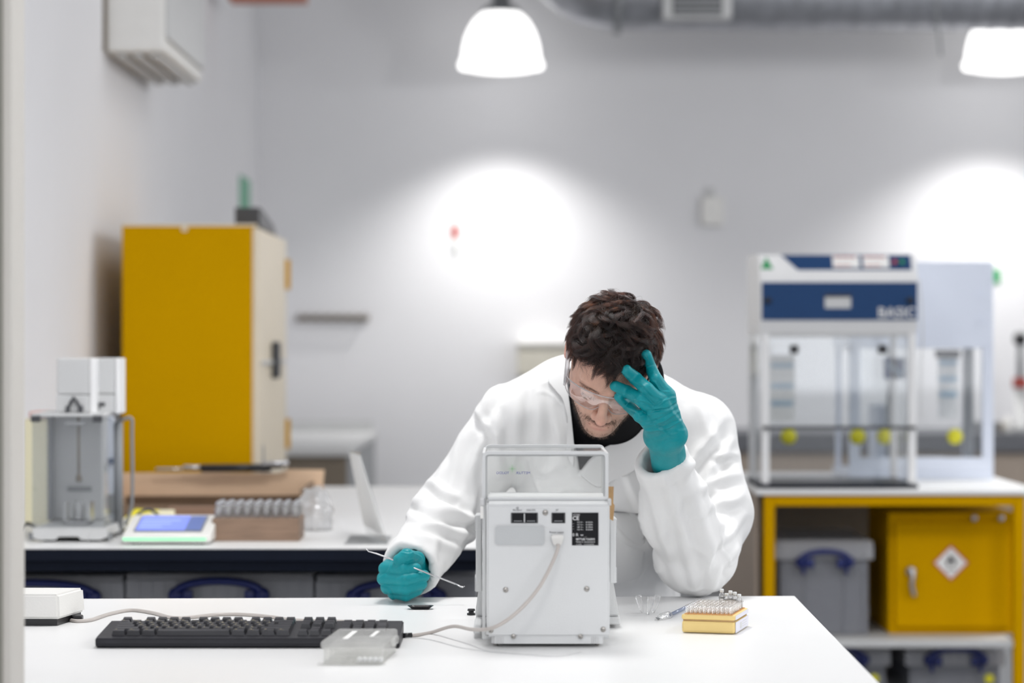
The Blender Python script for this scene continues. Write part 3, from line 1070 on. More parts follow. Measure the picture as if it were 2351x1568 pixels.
def vial(x, y, z, r, h, label, group, cap=True, body=M_vial, name='vial', capm=None):
    t = thing(name, (x, y, z), label, 'vial', group)
    obj('glass_body', LA([(0, 0), (r * .9, 0), (r, r * .2), (r, h * .66), (r * .55, h * .78), (r * .55, h * .82), (r * .4, h * .82), (r * .4, h * .78), (r * .82, h * .62), (r * .82, r * .3), (0, r * .25)], (x, y, z), 12), body, t, True)
    if cap:
        obj('cap', LA([(0, h * .80), (r * .62, h * .80), (r * .7, h * .84), (r * .7, h * .97), (r * .62, h), (0, h)], (x, y, z), 12), capm or M_lid, t, True)
    return t


ORD = ('first', 'second', 'third', 'fourth', 'fifth', 'sixth', 'seventh', 'eighth', 'ninth', 'tenth', 'eleventh')
ROW4 = ('front', 'second', 'third', 'back')
v0 = None
for r_ in range(4):
    for c_ in range(9):
        x = vx0 + .013 + c_ * (vx1 - vx0 - .026) / 8
        y = vy + .022 + r_ * .034
        if v0 is None:
            v0 = vial(x, y, vz, .0095, .040, 'capped glass vial in the wooden block, front row, first from the left', 'glass vials in the wooden block')
        else:
            dup(v0, (x, y, vz), 'capped glass vial in the wooden block, %s row, %s from the left' % (ROW4[r_], ORD[c_]))

# crumpled plastic bag
def rumple(name, c, r, m, label, seed, cat='bag'):
    bm = bmesh.new()
    bmesh.ops.create_icosphere(bm, subdivisions=4, radius=1)
    V = np.array([v.co[:] for v in bm.verts])
    n = vnoise(V + seed, 2.2) * .30 + np.abs(vnoise(V + seed + 9, 4.5)) * .30 + vnoise(V + seed, 9) * .08
    V = V * (1 + n[:, None]) * np.array(r)
    V[:, 2] = np.maximum(V[:, 2], -r[2] * .62)
    for v, q in zip(bm.verts, V):
        v.co = Vector(q) + Vector(c)
    zmin = min(v.co.z for v in bm.verts)
    for v in bm.verts:
        v.co.z += .9015 - zmin
    return tag(obj(name, bm, m, None, True), label, cat)


rumple('plastic_bag', (X(722, 6.5), 6.5, .96), (.046, .05, .062), M_bag, 'crumpled clear plastic bag right of the wooden vial block', 3)

# leaning acrylic sheet with paper
tt = thing('sign_holder', (X(860, 6.1), 6.1, .9), 'leaning clear sign holder with a paper sheet at the right of the white bench', 'sign holder')
bl, bf, tf, tn = Vector((X(888, 6.03), 6.03, .902)), Vector((X(840, 6.36), 6.36, .902)), Vector((X(802, 6.36), 6.36, Z(1034, 6.36))), Vector((X(826, 6.03), 6.03, Z(1040, 6.03)))


def sheet(bm, q, th):
    n = (q[1] - q[0]).cross(q[3] - q[0]).normalized() * th
    a = [bm.verts.new(p) for p in q]
    b = [bm.verts.new(p + n) for p in q]
    bm.faces.new(a)
    bm.faces.new(b[::-1])
    for i in range(len(q)):
        j = (i + 1) % len(q)
        bm.faces.new((a[i], b[i], b[j], a[j]))
    return n


bm = bmesh.new()
n = sheet(bm, [bl, bf, tf, tn], .003)
obj('leaning_sheet', bm, M_acryl, tt)
bm = bmesh.new()
k = [bl + (tn - bl) * .1 - n * .6, bf + (tf - bf) * .1 - n * .6, tf - (tf - bf) * .03 - n * .6, tn - (tn - bl) * .03 - n * .6]
sheet(bm, k, .0008)
obj('paper_insert', bm, M_paper, tt)
obj('foot_plate', B(X(800, 6.2), X(888, 6.03), 6.03, 6.30, .9, .9025), M_acryl, tt)

# ------------------------------------------------------------------ right bench with yellow frame
RY0, RY1 = 8.28, 9.45
RX0, RX1 = .835, 1.82
t = thing('storage_bench', ((RX0 + RX1) / 2, 8.8, 0), 'bench with yellow steel frame and white top carrying the blue hood', 'bench')
obj('worktop', B(RX0, RX1, RY0, RY1, .882, .90, r=.004), M_white, t)
fx0, fx1 = X(1755, RY0), X(2330, RY0)
w_ = .037
for (x, y) in ((fx0, RY0 + .012), (fx1, RY0 + .012), (fx0, RY1 - .06), (fx1, RY1 - .06)):
    obj('leg', B(x, x + w_, y, y + w_, 0, .88, r=.003), M_yellow, t)
obj('front_rail', B(fx0 + w_, fx1, RY0 + .012, RY0 + .012 + w_, .845, .88, r=.003), M_yellow, t)
obj('back_rail', B(fx0 + w_, fx1, RY1 - .06, RY1 - .06 + w_, .84, .88, r=.003), M_yellow, t)
obj('shelf', B(fx0 + w_, fx1, RY0 + .02, RY1 - .07, .357, .385, r=.004), M_lgrey, t)
obj('lower_shelf', B(fx0 + w_, fx1, RY0 + .04, RY1 - .07, .04, .06, r=.004), M_tan, t)
obj('back_panel', B(fx0 + w_, fx1, RY1 - .058, RY1 - .05, .1, .84), M_tan, t)
obj('side_panel', B(RX0 + .004, RX0 + .016, RY0 + .06, RY1 - .02, .02, .88), M_ply, t)
storage_box(X(1783, 8.4), X(2006, 8.4), 8.42, 9.0, .386, .715, 'tall clear storage box with blue handle on the shelf beside the yellow cupboard', .165, .685)
storage_box(X(1790, 8.4), X(2045, 8.4), 8.42, 9.0, .061, .345, 'clear box with yellow sticker on the bottom shelf, nearer the table corner', .20, .345, True)
storage_box(X(2082, 8.4), X(2310, 8.4), 8.42, 9.0, .061, .345, 'clear box with yellow sticker on the bottom shelf under the yellow cupboard', .185, .345, True)
# small yellow flammables cupboard
yx0, yx1 = X(2042, 8.45), X(2336, 8.45)
tt = thing('flammables_cupboard', ((yx0 + yx1) / 2, 8.6, .386), 'small yellow flammables cupboard with a flame diamond on the bench shelf', 'cupboard')
obj('cupboard_body', B(yx0, yx1, 8.47, 8.95, .386, Z(1178, 8.45), r=.004), M_yellow, tt)
d = obj('cupboard_door', B(yx0 + .022, yx1 - .03, 8.455, 8.469, .41, Z(1200, 8.45), r=.003), M_yellow, tt)
hx, hz = X(2092, 8.44), Z(1335, 8.44)
obj('lever_handle', TU(spline([(hx - .004, 8.435, hz + .05), (hx + .004, 8.43, hz + .02), (hx, 8.43, hz - .01), (hx + .01, 8.435, hz - .05)], 6), .009, 10), M_steel, d, True)
obj('lever_rose', LA([(0, 0), (.017, 0), (.017, .012), (0, .012)], (hx, 8.443, hz + .035), 18, 'y'), M_steel, d, True)
for px in (2238, 2300):
    obj('top_bolt', LA([(0, 0), (.011, 0), (.011, .01), (0, .01)], (X(px, 8.44), 8.446, Z(1190, 8.44)), 14, 'y'), M_steel, tt, True)
c = (X(2185, 8.44), Z(1293, 8.44))
R_ = .064
obj('diamond_border', (lambda b: (frame_prism(b, [(c[0] - R_, c[1]), (c[0], c[1] - R_), (c[0] + R_, c[1]), (c[0], c[1] + R_)], [(c[0] - R_ * .86, c[1]), (c[0], c[1] - R_ * .86), (c[0] + R_ * .86, c[1]), (c[0], c[1] + R_ * .86)], 'y', 8.4535, 8.4545), b)[1])(bmesh.new()), M_red, d)
obj('diamond_field', (lambda b: (prism(b, [(c[0] - R_ * .86, c[1]), (c[0], c[1] - R_ * .86), (c[0] + R_ * .86, c[1]), (c[0], c[1] + R_ * .86)], 'y', 8.4537, 8.4545), b)[1])(bmesh.new()), M_paper, d)
fl = [(-.4, -.38), (-.52, -.05), (-.42, .22), (-.30, .05), (-.27, .42), (-.05, .80), (-.02, .50), (.12, .62), (.16, .30), (.30, .48), (.36, .12), (.46, .2), (.50, -.1), (.38, -.38), (.2, -.48), (.28, -.2), (.16, .0), (.05, -.15), (-.04, .1), (-.17, -.08), (-.22, -.3), (-.15, -.5)]
obj('flame_pictogram', (lambda b: (prism(b, [(c[0] + x * .034, c[1] + .004 + y * .034) for x, y in fl], 'y', 8.4530, 8.4536), b)[1])(bmesh.new()), M_black, d)
obj('flame_bar', B(c[0] - .016, c[0] + .016, 8.4530, 8.4536, c[1] - .025, c[1] - .021), M_black, d)

# ------------------------------------------------------------------ ductless hood (front)
H0, H1 = 8.36, 8.80
hx0, hx1 = X(1745, H0), X(2107, H0)
zt_ = Z(583, H0)
t = thing('fume_hood', ((hx0 + hx1) / 2, 8.58, .9), 'white filter fume hood with blue front panels on the yellow framed bench', 'fume hood')
bm = bmesh.new()
za, zb_, zc_ = Z(735, H0), Z(648, H0), Z(622, H0)
prism(bm, [(H0 + .02, Z(765, H0)), (H1, Z(765, H0)), (H1, zt_ + .01), (H0 + .05, zt_), (H0 + .012, zc_), (H0, zb_ + .012), (H0, za)], 'x', hx0, hx1)
obj('filter_housing', bm, M_wmetal, t)
bp = obj('front_panel', B(hx0 + .006, hx1 - .002, H0 - .006, H0 + .001, za, zb_, r=.002), M_blue, t)
for px in (1762, 2088):
    obj('panel_knob', LA([(0, 0), (.011, 0), (.011, .01), (0, .01)], (X(px, H0), H0 - .016, Z(690, H0)), 16, 'y'), M_black, bp, True)
obj('display_window', B(X(1893, H0), X(1953, H0), H0 - .009, H0 - .006, Z(708, H0), Z(682, H0), r=.002), M_lgrey, bp)
obj('display_shade', B(X(1893, H0), X(1953, H0), H0 - .012, H0 - .006, Z(682, H0), Z(676, H0)), M_black, bp)
text('panel_lettering', 'BASIC', .05, M_wink, bp, (X(2058, H0), H0 - .0075, Z(719, H0)), width=.128, bold=.001)
# sloping control strip
sl = Matrix.Translation((0, H0 + .012, zc_)) @ Matrix.Rotation(math.atan2(zt_ - zc_, .038), 4, 'X')
Ls = math.hypot(zt_ - zc_, .038)
bm = bmesh.new()
prism(bm, [(X(1833, H0), .004), (X(2095, H0), .004), (X(2095, H0), Ls - .003), (X(1797, H0), Ls - .003)], 'z', -.0005, .002)
bmesh.ops.transform(bm, matrix=sl, verts=bm.verts[:])
cs = obj('control_strip', bm, M_blue, t)
for (a, b) in ((1914, 1976), (1984, 2044)):
    bm = bmesh.new()
    box(bm, X(a, H0), X(b, H0), .012, Ls - .008, .002, .003, M=sl)
    st = obj('white_label', bm, M_paper, cs)
    bm = bmesh.new()
    box(bm, X(a, H0) + .004, X(b, H0) - .012, Ls - .016, Ls - .011, .003, .0034, M=sl)
    box(bm, X(a, H0) + .006, X(b, H0) - .03, .020, .024, .003, .0034, M=sl)
    obj('red_line', bm, M_red, st)
for px, m in ((2057, M_red), (2074, M_green)):
    bm = bmesh.new()
    lathe(bm, [(0, 0), (.008, 0), (.008, .005), (0, .005)], (X(px, H0), Ls * .5, .002), 14, 'z', sl)
    obj('push_button', bm, m, cs)
bm = bmesh.new()
prism(bm, [(X(1748, H0), .008), (X(1776, H0), .008), (X(1762, H0), Ls - .012)], 'z', .0, .002)
bmesh.ops.transform(bm, matrix=sl, verts=bm.verts[:])
obj('green_emblem', bm, M_green, t)
# posts, base tray, panes
zo = Z(765, H0)
for a, b in ((1750, 1768), (2088, 2106)):
    obj('front_post', B(X(a, H0), X(b, H0), H0 + .02, H0 + .045, .915, zo, r=.003), M_wmetal, t)
for x in (hx0 + .004, hx1 - .028):
    obj('rear_post', B(x, x + .022, H1 - .03, H1 - .006, .915, zo, r=.003), M_wmetal, t)
obj('top_lintel', B(X(1768, H0), X(2088, H0), H0 + .022, H0 + .04, zo - .012, zo, r=.002), M_lgrey, t)
obj('base_tray', B(hx0 - .004, hx1 + .002, H0, H1, .901, .914, r=.002), M_navy, t)
obj('tray_mat', B(hx0 + .02, hx1 - .02, H0 + .03, H1 - .03, .9141, .918), M_black, t)
for x in (hx0, hx1 - .004):
    obj('side_pane', B(x, x + .004, H0 + .047, H1 - .032, .916, zo - .002), M_acryl, t)
obj('back_pane', B(hx0 + .03, hx1 - .03, H1 - .014, H1 - .010, .916, zo - .002), M_acryl, t)
obj('front_sash', B(X(1770, H0), X(2086, H0), H0 + .028, H0 + .032, Z(985, H0), zo - .014), M_acryl, t)
obj('sash_rail', B(X(1752, H0), X(2104, H0), H0 + .006, H0 + .019, Z(986, H0), Z(978, H0), r=.002), M_dgrey, t)
for px in (1825, 2028):
    obj('sash_latch', B(X(px - 10, H0), X(px + 10, H0), H0 + .008, H0 + .027, Z(812, H0), Z(792, H0), r=.004), M_black, t)
for px in (1810, 1968):
    obj('port_knob', LA([(0, 0), (.027, 0), (.029, .006), (.02, .016), (0, .018)], (X(px, 8.78), 8.765, Z(1002, 8.78)), 22, 'y'), M_plug, t, True)
obj('notice_sheet', B(X(1768, 8.76), X(1826, 8.76), 8.770, 8.772, Z(968, 8.76), Z(815, 8.76)), M_paper, t)
for k, py in enumerate((839, 886, 926)):
    obj('blue_stripe', B(X(1772, 8.75), X(1822, 8.75), 8.766, 8.769, Z(py + 6, 8.75), Z(py - 6, 8.75)), M_lblue, t)
obj('blue_notice', B(X(2030, 8.76), X(2078, 8.76), 8.770, 8.773, Z(870, 8.76), Z(821, 8.76)), M_blue, t)
bm = bmesh.new()
tube(bm, [(X(2040, 8.76), 8.768, Z(835, 8.76)), (X(2052, 8.76), 8.768, Z(848, 8.76)), (X(2070, 8.76), 8.768, Z(862, 8.76))], .004, 6)
obj('notice_mark', bm, M_lblue, t)
obj('hood_cable', TU(spline([(hx1 + .01, H0 + .03, Z(640, H0)), (hx1 + .022, H0 + .03, Z(760, H0)), (hx1 + .016, H0 + .03, Z(860, H0)), (hx1 + .02, H0 + .05, Z(960, H0))], 6), .003, 6), M_lgrey, t, True)

# ------------------------------------------------------------------ second hood
G0, G1 = 8.90, 9.36
gx0, gx1 = X(1950, G0), X(2281, G0)
t = thing('fume_hood', ((gx0 + gx1) / 2, 9.1, .9), 'second hood with plain pale panel and window, right behind the blue one', 'fume hood')
gz = Z(600, G0)
gzo, gzs = Z(800, G0), Z(1050, G0)
obj('upper_casing', B(gx0, gx1, G0, G1, gzo, gz, r=.004), M_panel, t)
obj('base', B(gx0, gx1, G0, G1, .901, .93, r=.003), M_panel, t)
obj('lower_panel', B(gx0, gx1, G0, G0 + .012, .931, gzs, r=.002), M_panel, t)
for (a, b) in ((gx0, gx0 + .04), (gx1 - .04, gx1)):
    obj('corner_post', B(a, b, G0, G0 + .025, gzs, gzo, r=.002), M_panel, t)
    obj('rear_post', B(a + .01, b - .012, G1 - .03, G1, .931, gzo, r=.002), M_panel, t)
obj('window_pane', B(gx0 + .04, gx1 - .04, G0 + .006, G0 + .010, gzs, gzo), M_acryl, t)
for px in (2048, 2226):
    obj('inner_column', B(X(px - 10, 9.0), X(px + 10, 9.0), 9.0, 9.04, .931, gzo, r=.004), M_mgrey, t)
for px in (2030, 2192):
    obj('port_knob', LA([(0, 0), (.027, 0), (.029, .006), (.02, .016), (0, .018)], (X(px, 8.895), 8.885, Z(1002, 8.9)), 22, 'y'), M_plug, t, True)
for px in (2250,):
    for py in (675, 735):
        obj('screw_cap', LA([(0, 0), (.010, 0), (.010, .004), (0, .004)], (X(px, G0), G0 - .004, Z(py, G0)), 14, 'y'), M_panel, t)
obj('notice_sheet', B(X(2155, 9.3), X(2200, 9.3), 9.31, 9.313, Z(960, 9.3), Z(815, 9.3)), M_paper, t)
for py in (832, 870, 905):
    obj('blue_stripe', B(X(2158, 9.3), X(2198, 9.3), 9.306, 9.309, Z(py + 6, 9.3), Z(py - 6, 9.3)), M_lblue, t)
obj('dark_latch', B(X(2150, 9.2), X(2205, 9.2), 9.2, 9.24, Z(822, 9.2), Z(803, 9.2), r=.003), M_dgrey, t)
for k, (px, wd, ht, m) in enumerate(((2010, .04, .24, M_panel), (2085, .06, .10, M_steel))):
    if k == 0:
        tag(obj('upright_folder', B(X(px, 9.1), X(px, 9.1) + wd, 9.08, 9.28, .931, .931 + ht, r=.003), m), 'pale upright folder standing inside the pale hood', 'folder')
    else:
        tag(obj('steel_tray', B(X(px, 9.1), X(px, 9.1) + .16, 9.06, 9.25, .931, .931 + ht * .4, r=.006), m), 'low shiny steel tray inside the pale hood', 'tray')
# ------------------------------------------------------------------ foreground table
TZ = .90
c_br, c_fr = W(1825, 1368, 4.802), W(2022, 1572, 3.55)
c_bl = W(190, 1375, 4.744)
bl = Vector((-1.25, c_bl.y - .012, 0))
poly = [(-1.25, 3.52), (c_fr.x, 3.52), (c_br.x, c_br.y), (bl.x, bl.y)]
t = thing('work_table', (-.3, 4.15, 0), 'white laboratory table in the foreground that the man leans on', 'table')
bm = bmesh.new()
prism(bm, poly, 'z', TZ - .028, TZ)
bmesh.ops.bevel(bm, geom=[e for e in bm.edges], offset=.0012, segments=1, affect='EDGES')
obj('tabletop', bm, M_white, t)
for (x, y) in ((.47, 3.6), (.47, 4.66), (-1.2, 3.6), (-1.2, 4.62)):
    obj('leg', B(x, x + .045, y, y + .045, 0, TZ - .029, r=.003), M_wmetal, t)
obj('side_rail', B(.478, .508, 3.65, 4.655, TZ - .07, TZ - .03, r=.002), M_wmetal, t)
obj('front_rail', B(-1.15, .465, 3.61, 3.635, TZ - .07, TZ - .03, r=.002), M_wmetal, t)

# ------------------------------------------------------------------ balance seen from behind
DB = 3.985
t = thing('analytical_balance', (.055, 4.15, TZ), 'white analytical balance seen from behind with a clear draft shield, in front of the man', 'balance')
M_plate = mat('black label film', (.012, .012, .014), .6, var=.05, spec=.15)
M_bal = mat('balance enamel', (.66, .67, .67), .45, var=.01, bump=.15, bscale=700)
M_rim = mat('shield rim plastic', (.66, .67, .67), .35, var=.01)
x0, x1 = X(1117, DB), X(1400, DB)
zb, ztp = Z(1462, DB), Z(1157, DB)
bm = bmesh.new()
prism(bm, [(DB, zb), (4.24, zb), (4.24, ztp + .004), (DB + .012, ztp + .004), (DB, ztp - .002)], 'x', x0, x1)
bmesh.ops.bevel(bm, geom=bm.edges[:], offset=.0035, segments=3, affect='EDGES')
obj('housing', bm, M_bal, t, False)
# upper slab bridging the shield
obj('rear_cap', B(X(1120, 4.05), X(1392, 4.05), DB + .018, 4.10, ztp + .004, ztp + .010, r=.002), M_bal, t)
# lower body
bm = bmesh.new()
prism(bm, [(DB + .004, Z(1480, DB) + .001), (4.33, Z(1480, DB) + .001), (4.33, zb + .006), (DB + .004, zb + .006)], 'x', X(1136, DB), X(1384, DB))
obj('under_body', bm, M_bal, t)
# flared front base
bm = bmesh.new()
yb0, yb1 = 4.262, 4.40
V_ = [(X(1090, yb0), TZ + .020), (X(1422, yb0), TZ + .020), (X(1402, yb0), Z(1300, yb0)), (X(1106, yb0), Z(1300, yb0))]
prism(bm, V_, 'y', yb0, yb1)
bmesh.ops.bevel(bm, geom=bm.edges[:], offset=.003, segments=2, affect='EDGES')
obj('front_base', bm, M_bal, t)
obj('base_foot_strip', B(X(1092, yb0), X(1424, yb0), yb0 - .006, yb1 + .01, TZ + .006, TZ + .0195, r=.003), M_bal, t)
obj('side_plinth', B(X(1090, 4.25), X(1107, 4.25), 4.10, 4.26, TZ + .008, TZ + .018, r=.003), M_bal, t)
# feet
for px, in ((1139,), (1372,)):
    x = X(px, DB)
    obj('levelling_foot', LA([(0, 0), (.0035, 0), (.0045, .003), (.0045, .02), (0, .02)], (x, DB + .03, TZ), 14), M_screw, t, True)
    bm = bmesh.new()
    pr = []
    for i in range(48):
        a = 2 * PI * i / 48
        r = .0135 + (.0008 if i % 2 else 0)
        pr.append((x + (.004 if px > 1250 else .006) * (1 if px < 1250 else -1) + r * math.cos(a), DB + .016 + r * math.sin(a)))
    prism(bm, pr, 'z', Z(1478, DB), zb - .001)
    obj('knurled_nut', bm, M_lgrey, t)
for px in (1110, 1400):
    obj('front_foot', LA([(0, 0), (.008, 0), (.008, .007), (0, .007)], (X(px, 4.36), 4.36, TZ), 14), M_mgrey, t, True)
# ports
for (a, b, k) in ((1174, 1234, 2), (1267, 1297, 1)):
    fr = obj('port_frame', (lambda q: (frame_prism(q, rrect(X(a, DB) - .0006, X(b, DB) + .0006, Z(1200, DB) - .0006, Z(1178, DB) + .0006, .0006, 2), rrect(X(a, DB) + .0006, X(b, DB) - .0006, Z(1200, DB) + .0006, Z(1178, DB) - .0006, .0004, 2), 'y', DB - .0012, DB + .002), q)[1])(bmesh.new()), M_black, t)
    wdt = (X(b, DB) - X(a, DB)) / k
    for j in range(k):
        xx = X(a, DB) + j * wdt
        obj('port_socket', B(xx + .001, xx + wdt - .001, DB - .0006, DB + .001, Z(1199, DB), Z(1179, DB)), M_plate, fr)
        obj('contact_row', B(xx + .004, xx + wdt - .004, DB - .001, DB - .0006, Z(1197, DB), Z(1196, DB) + .0005), M_mgrey, fr)
# recessed plate
fr = obj('recess_plate', (lambda q: (prism(q, rrect(X(1136, DB), X(1251, DB), Z(1252, DB), Z(1206, DB), .006, 6), 'y', DB - .0008, DB + .001), q)[1])(bmesh.new()), mat('recess grey', (.50, .515, .52), .5, var=.01, bump=.2, bscale=500), t)
obj('recess_border', (lambda q: (frame_prism(q, rrect(X(1135, DB), X(1252, DB), Z(1253, DB), Z(1205, DB), .0065, 6), rrect(X(1137, DB), X(1250, DB), Z(1251, DB), Z(1207, DB), .0055, 6), 'y', DB - .0015, DB), q)[1])(bmesh.new()), M_lgrey, fr)
# screws
for (px, py, r) in ((1252, 1177, .0046), (1161, 1354, .0044), (1347, 1352, .0044), (1127, 1447, .0044), (1385, 1445, .0044), (1179, 1461, .004), (1333, 1461, .004)):
    s = obj('screw', LA([(r, 0), (r, .001), (r * .8, .0018), (0, .0019)], (X(px, DB), DB, Z(py, DB)), 20, 'y', None), M_screw, t, True)
    s.data.transform(Matrix.Translation((0, DB * 2, 0)) @ Matrix.Diagonal((1, -1, 1, 1)))
    bm = bmesh.new()
    box(bm, -r * .8, r * .8, -.0003, .0002, -.0005, .0005)
    bmesh.ops.transform(bm, matrix=M4((X(px, DB), DB - .002, Z(py, DB)), (0, random.uniform(-1, 1), 0)), verts=bm.verts[:])
    obj('screw_slot', bm, M_dgrey, s)
# rating plate
lab = obj('rating_plate', B(X(1313, DB), X(1374, DB), DB - .0008, DB + .001, Z(1252, DB), Z(1177, DB)), M_plate, t)


def tx(body, px, py, size, width=None, m=M_wink, par=None, bold=0.0):
    return text('printed_text', body, size, m, par or lab, (X(px, DB), DB - .0009, Z(py, DB)), width=width * DB / F if width else None, bold=bold)


tx('AT200', 1323, 1182, .0036, 16)
tx('CE', 1322, 1190, .0088, 15, bold=.0002)
for k, (a, b) in enumerate((('9.5 V\u2013', '0.50A'), ('12 V\u2013', '0.40A'), ('18 V\u2013', '0.30A'), ('16 V~', '0.63A'))):
    tx(a, 1332, 1199 + k * 5.6, .0034, 14)
    tx(b, 1353, 1199 + k * 5.6, .0034, 16)
    if k < 3:
        tx('-', 1316, 1202 + k * 6, .003, 3)
tx('0 R', 1321, 1228, .007, 14)
tx('w', 1336, 1228, .006, 7)
tx('...', 1344, 1231, .004, 6)
tx('METTLER TOLEDO', 1344, 1238, .0045, 43, bold=.0001)
tx('Made in Switzerland', 1344, 1244, .0034, 43)
tx('1.2W', 1329, 1250, .003, 11)
tx('1115210770', 1352, 1250, .003, 22)
tx('Re-Zero', 1188, 1171, .0034, 20, M_ink, t)
tx('Data I/O', 1219, 1171, .0034, 20, M_ink, t)
tx('GT', 1279, 1171, .0034, 6, M_ink, t)
tx('Power supply', 1278, 1222, .0036, 33, M_ink, t)
bm = bmesh.new()
frame_prism(bm, [(X(1188, DB) + .0022 * math.cos(a / 8 * 2 * PI), Z(1166, DB) + .0016 * math.sin(a / 8 * 2 * PI)) for a in range(8)], [(X(1188, DB) + .0016 * math.cos(a / 8 * 2 * PI), Z(1166, DB) + .0010 * math.sin(a / 8 * 2 * PI)) for a in range(8)], 'y', DB - .0006, DB + .0005)
obj('printed_ring', bm, M_ink, t)

# draft shield: rounded rims, panes
def rim(name, x0, x1, z0, z1, y0, y1, w_, r, m):
    return obj(name, (lambda q: (frame_prism(q, rrect(x0, x1, z0, z1, (.001, .001, r, r), 6), rrect(x0 + w_, x1 - w_, z0 + w_, z1 - w_, (.001, .001, max(.001, r - w_), max(.001, r - w_)), 6), 'y', y0, y1), q)[1])(bmesh.new()), m, t)


DR, DF_ = 4.02, 4.245
rx0, rx1 = X(1107, DR), X(1397, DR)
zr = Z(1036, DR)
rim('rear_rim', rx0, rx1, Z(1467, DR), zr, DR, DR + .010, .0055, .011, M_rim)
fx0_, fx1_ = X(1111, DF_), X(1390, DF_)
zf = Z(1021, DF_)
rim('front_rim', fx0_, fx1_, .94, zf, DF_, DF_ + .010, .0055, .011, M_rim)
obj('rear_pane', B(rx0 + .0056, rx1 - .0056, DR + .003, DR + .0055, ztp + .005, zr - .0056), M_glass, t)
fp = obj('front_pane', B(fx0_ + .0056, fx1_ - .0056, DF_ + .003, DF_ + .0055, 1.05, zf - .0056), M_glass, t)
for s, x in ((0, rx0 + .001), (1, rx1 - .0035)):
    obj('side_pane', B(x, x + .0025, DR + .011, DF_ - .001, 1.0, zr - .008), M_glass, t)
    obj('side_rail', B(x - .001, x + .004, DR + .011, DF_ - .001, zr - .0078, zr - .0030, r=.001), M_rim, t)
obj('inner_rim', (lambda q: (frame_prism(q, rrect(rx0 + .006, rx1 - .006, ztp + .006, zr - .006, (.001, .001, .004, .004), 4), rrect(rx0 + .0085, rx1 - .0085, ztp + .008, zr - .0085, (.001, .001, .003, .003), 4), 'y', DR + .006, DR + .009), q)[1])(bmesh.new()), M_lgrey, t)
obj('top_pane', B(rx0 + .006, rx1 - .006, DR + .011, DF_ - .001, zr - .0042, zr - .0018), M_glass, t)
# print on the front pane, facing away from the camera (so read mirrored)
yy = DF_ + .0056
for body, px, wd in (('METTLER', 1201, 32), ('TOLEDO', 1154, 29)):
    text('printed_text', body, .0062, M_bink, fp, (X(px, yy), yy + .0002, Z(1086, yy)), rot=(PI / 2, 0, PI), width=wd * yy / F)
# green dotted emblem
bm = bmesh.new()
for i in range(-11, 12):
    for j in range(-11, 12):
        if abs(i) + abs(j) > 22:
            continue
        u_, v_ = i * .00155, j * .00155
        xx, zz = (u_ + v_) * .72, (v_ - u_) * .72
        if zz > .020 or zz < -.012 or abs(xx) > .022:
            continue
        dd = math.hypot(xx, zz)
        r = .00022 + .00042 * math.exp(-(dd / .006) ** 2)
        c_ = Vector((X(1176, yy) + xx, yy + .0002, Z(1076, yy) + zz))
        vs = [bm.verts.new(c_ + Vector((r * math.cos(a), 0, r * math.sin(a)))) for a in (0, PI / 2, PI, 1.5 * PI)]
        bm.faces.new(vs)
ge = obj('dotted_emblem', bm, M_gink, fp)
ge['kind'] = 'stuff'
bm = bmesh.new()
for a in range(4):
    q = M4((X(1176, yy), yy + .0003, Z(1076, yy)), (0, a * PI / 4, 0))
    L_ = .0062 if a % 2 == 0 else .0035
    box(bm, -L_, L_, 0, .0001, -.00022, .00022, M=q)
obj('star_emblem', bm, M_gink, fp)

# ribbed sliding door handles left and right
for s, px, za, zb_ in ((-1, 1099, 1355, 1180), (1, 1405, 1335, 1187)):
    yh = 4.14
    hz0, hz1 = Z(za, yh), Z(zb_, yh)
    xx = X(px, yh)
    hd = obj('door_handle', B(xx - .0045, xx + .0055, yh - .03, yh + .03, hz0, hz1, r=.0015), M_bal, t)
    n_ = 11
    for blk in (hz0 + .001, hz1 - .026):
        for k in range(9):
            obj('grip_rib', B(xx - .0062, xx + .0072, yh - .028, yh + .028, blk + k * .0028, blk + .0014 + k * .0028), M_bal, hd)
for s, px in ((-1, 1107), (1, 1398)):
    obj('hinge_clip', B(X(px - 4, 4.0), X(px + 5, 4.0), 3.992, 4.019, Z(1160, 4.0), Z(1145, 4.0), r=.001), M_lgrey, t)
obj('loose_tape', B(X(1103, 4.0), X(1110, 4.0), 3.995, 3.999, Z(1190, 4.0), Z(1162, 4.0)), M_wplast, t)
obj('brown_tape', (lambda q: (prism(q, [(X(1397, 4.05), Z(1190, 4.05)), (X(1408, 4.05), Z(1196, 4.05)), (X(1411, 4.05), Z(1160, 4.05)), (X(1408, 4.05), Z(1155, 4.05)), (X(1409, 4.05), Z(1117, 4.05)), (X(1396, 4.05), Z(1117, 4.05))], 'y', 4.05, 4.0515), q)[1])(bmesh.new()), M_tape, t)

# ------------------------------------------------------------------ cord with plug
pc = (X(1280, DB), DB - .001, Z(1240, DB))
t = thing('balance_lead', (pc[0], DB, TZ), 'grey power cord plugged into the balance and running to the white box', 'cord')
bm = bmesh.new()
prism(bm, [(-.0105, .0095), (.0100, .0095), (.0095, .004), (.0065, -.008), (-.0065, -.008), (-.0100, .004)], 'y', -.014, 0)
bmesh.ops.bevel(bm, geom=bm.edges[:], offset=.0015, segments=2, affect='EDGES')
bmesh.ops.transform(bm, matrix=Matrix.Translation(pc), verts=bm.verts[:])
pg = obj('plug', bm, M_wplast, t)
for k in range(4):
    w2 = .0085 - k * .0006
    obj('grip_ridge', B(pc[0] - w2, pc[0] + w2, pc[1] - .0155, pc[1] - .013, pc[2] + .004 - k * .003, pc[2] + .0055 - k * .003), M_wplast, pg)


def onT(px, py, lift=.003):
    D = F * (CZ - TZ - lift) / (py - HY)
    return W(px, py, D)


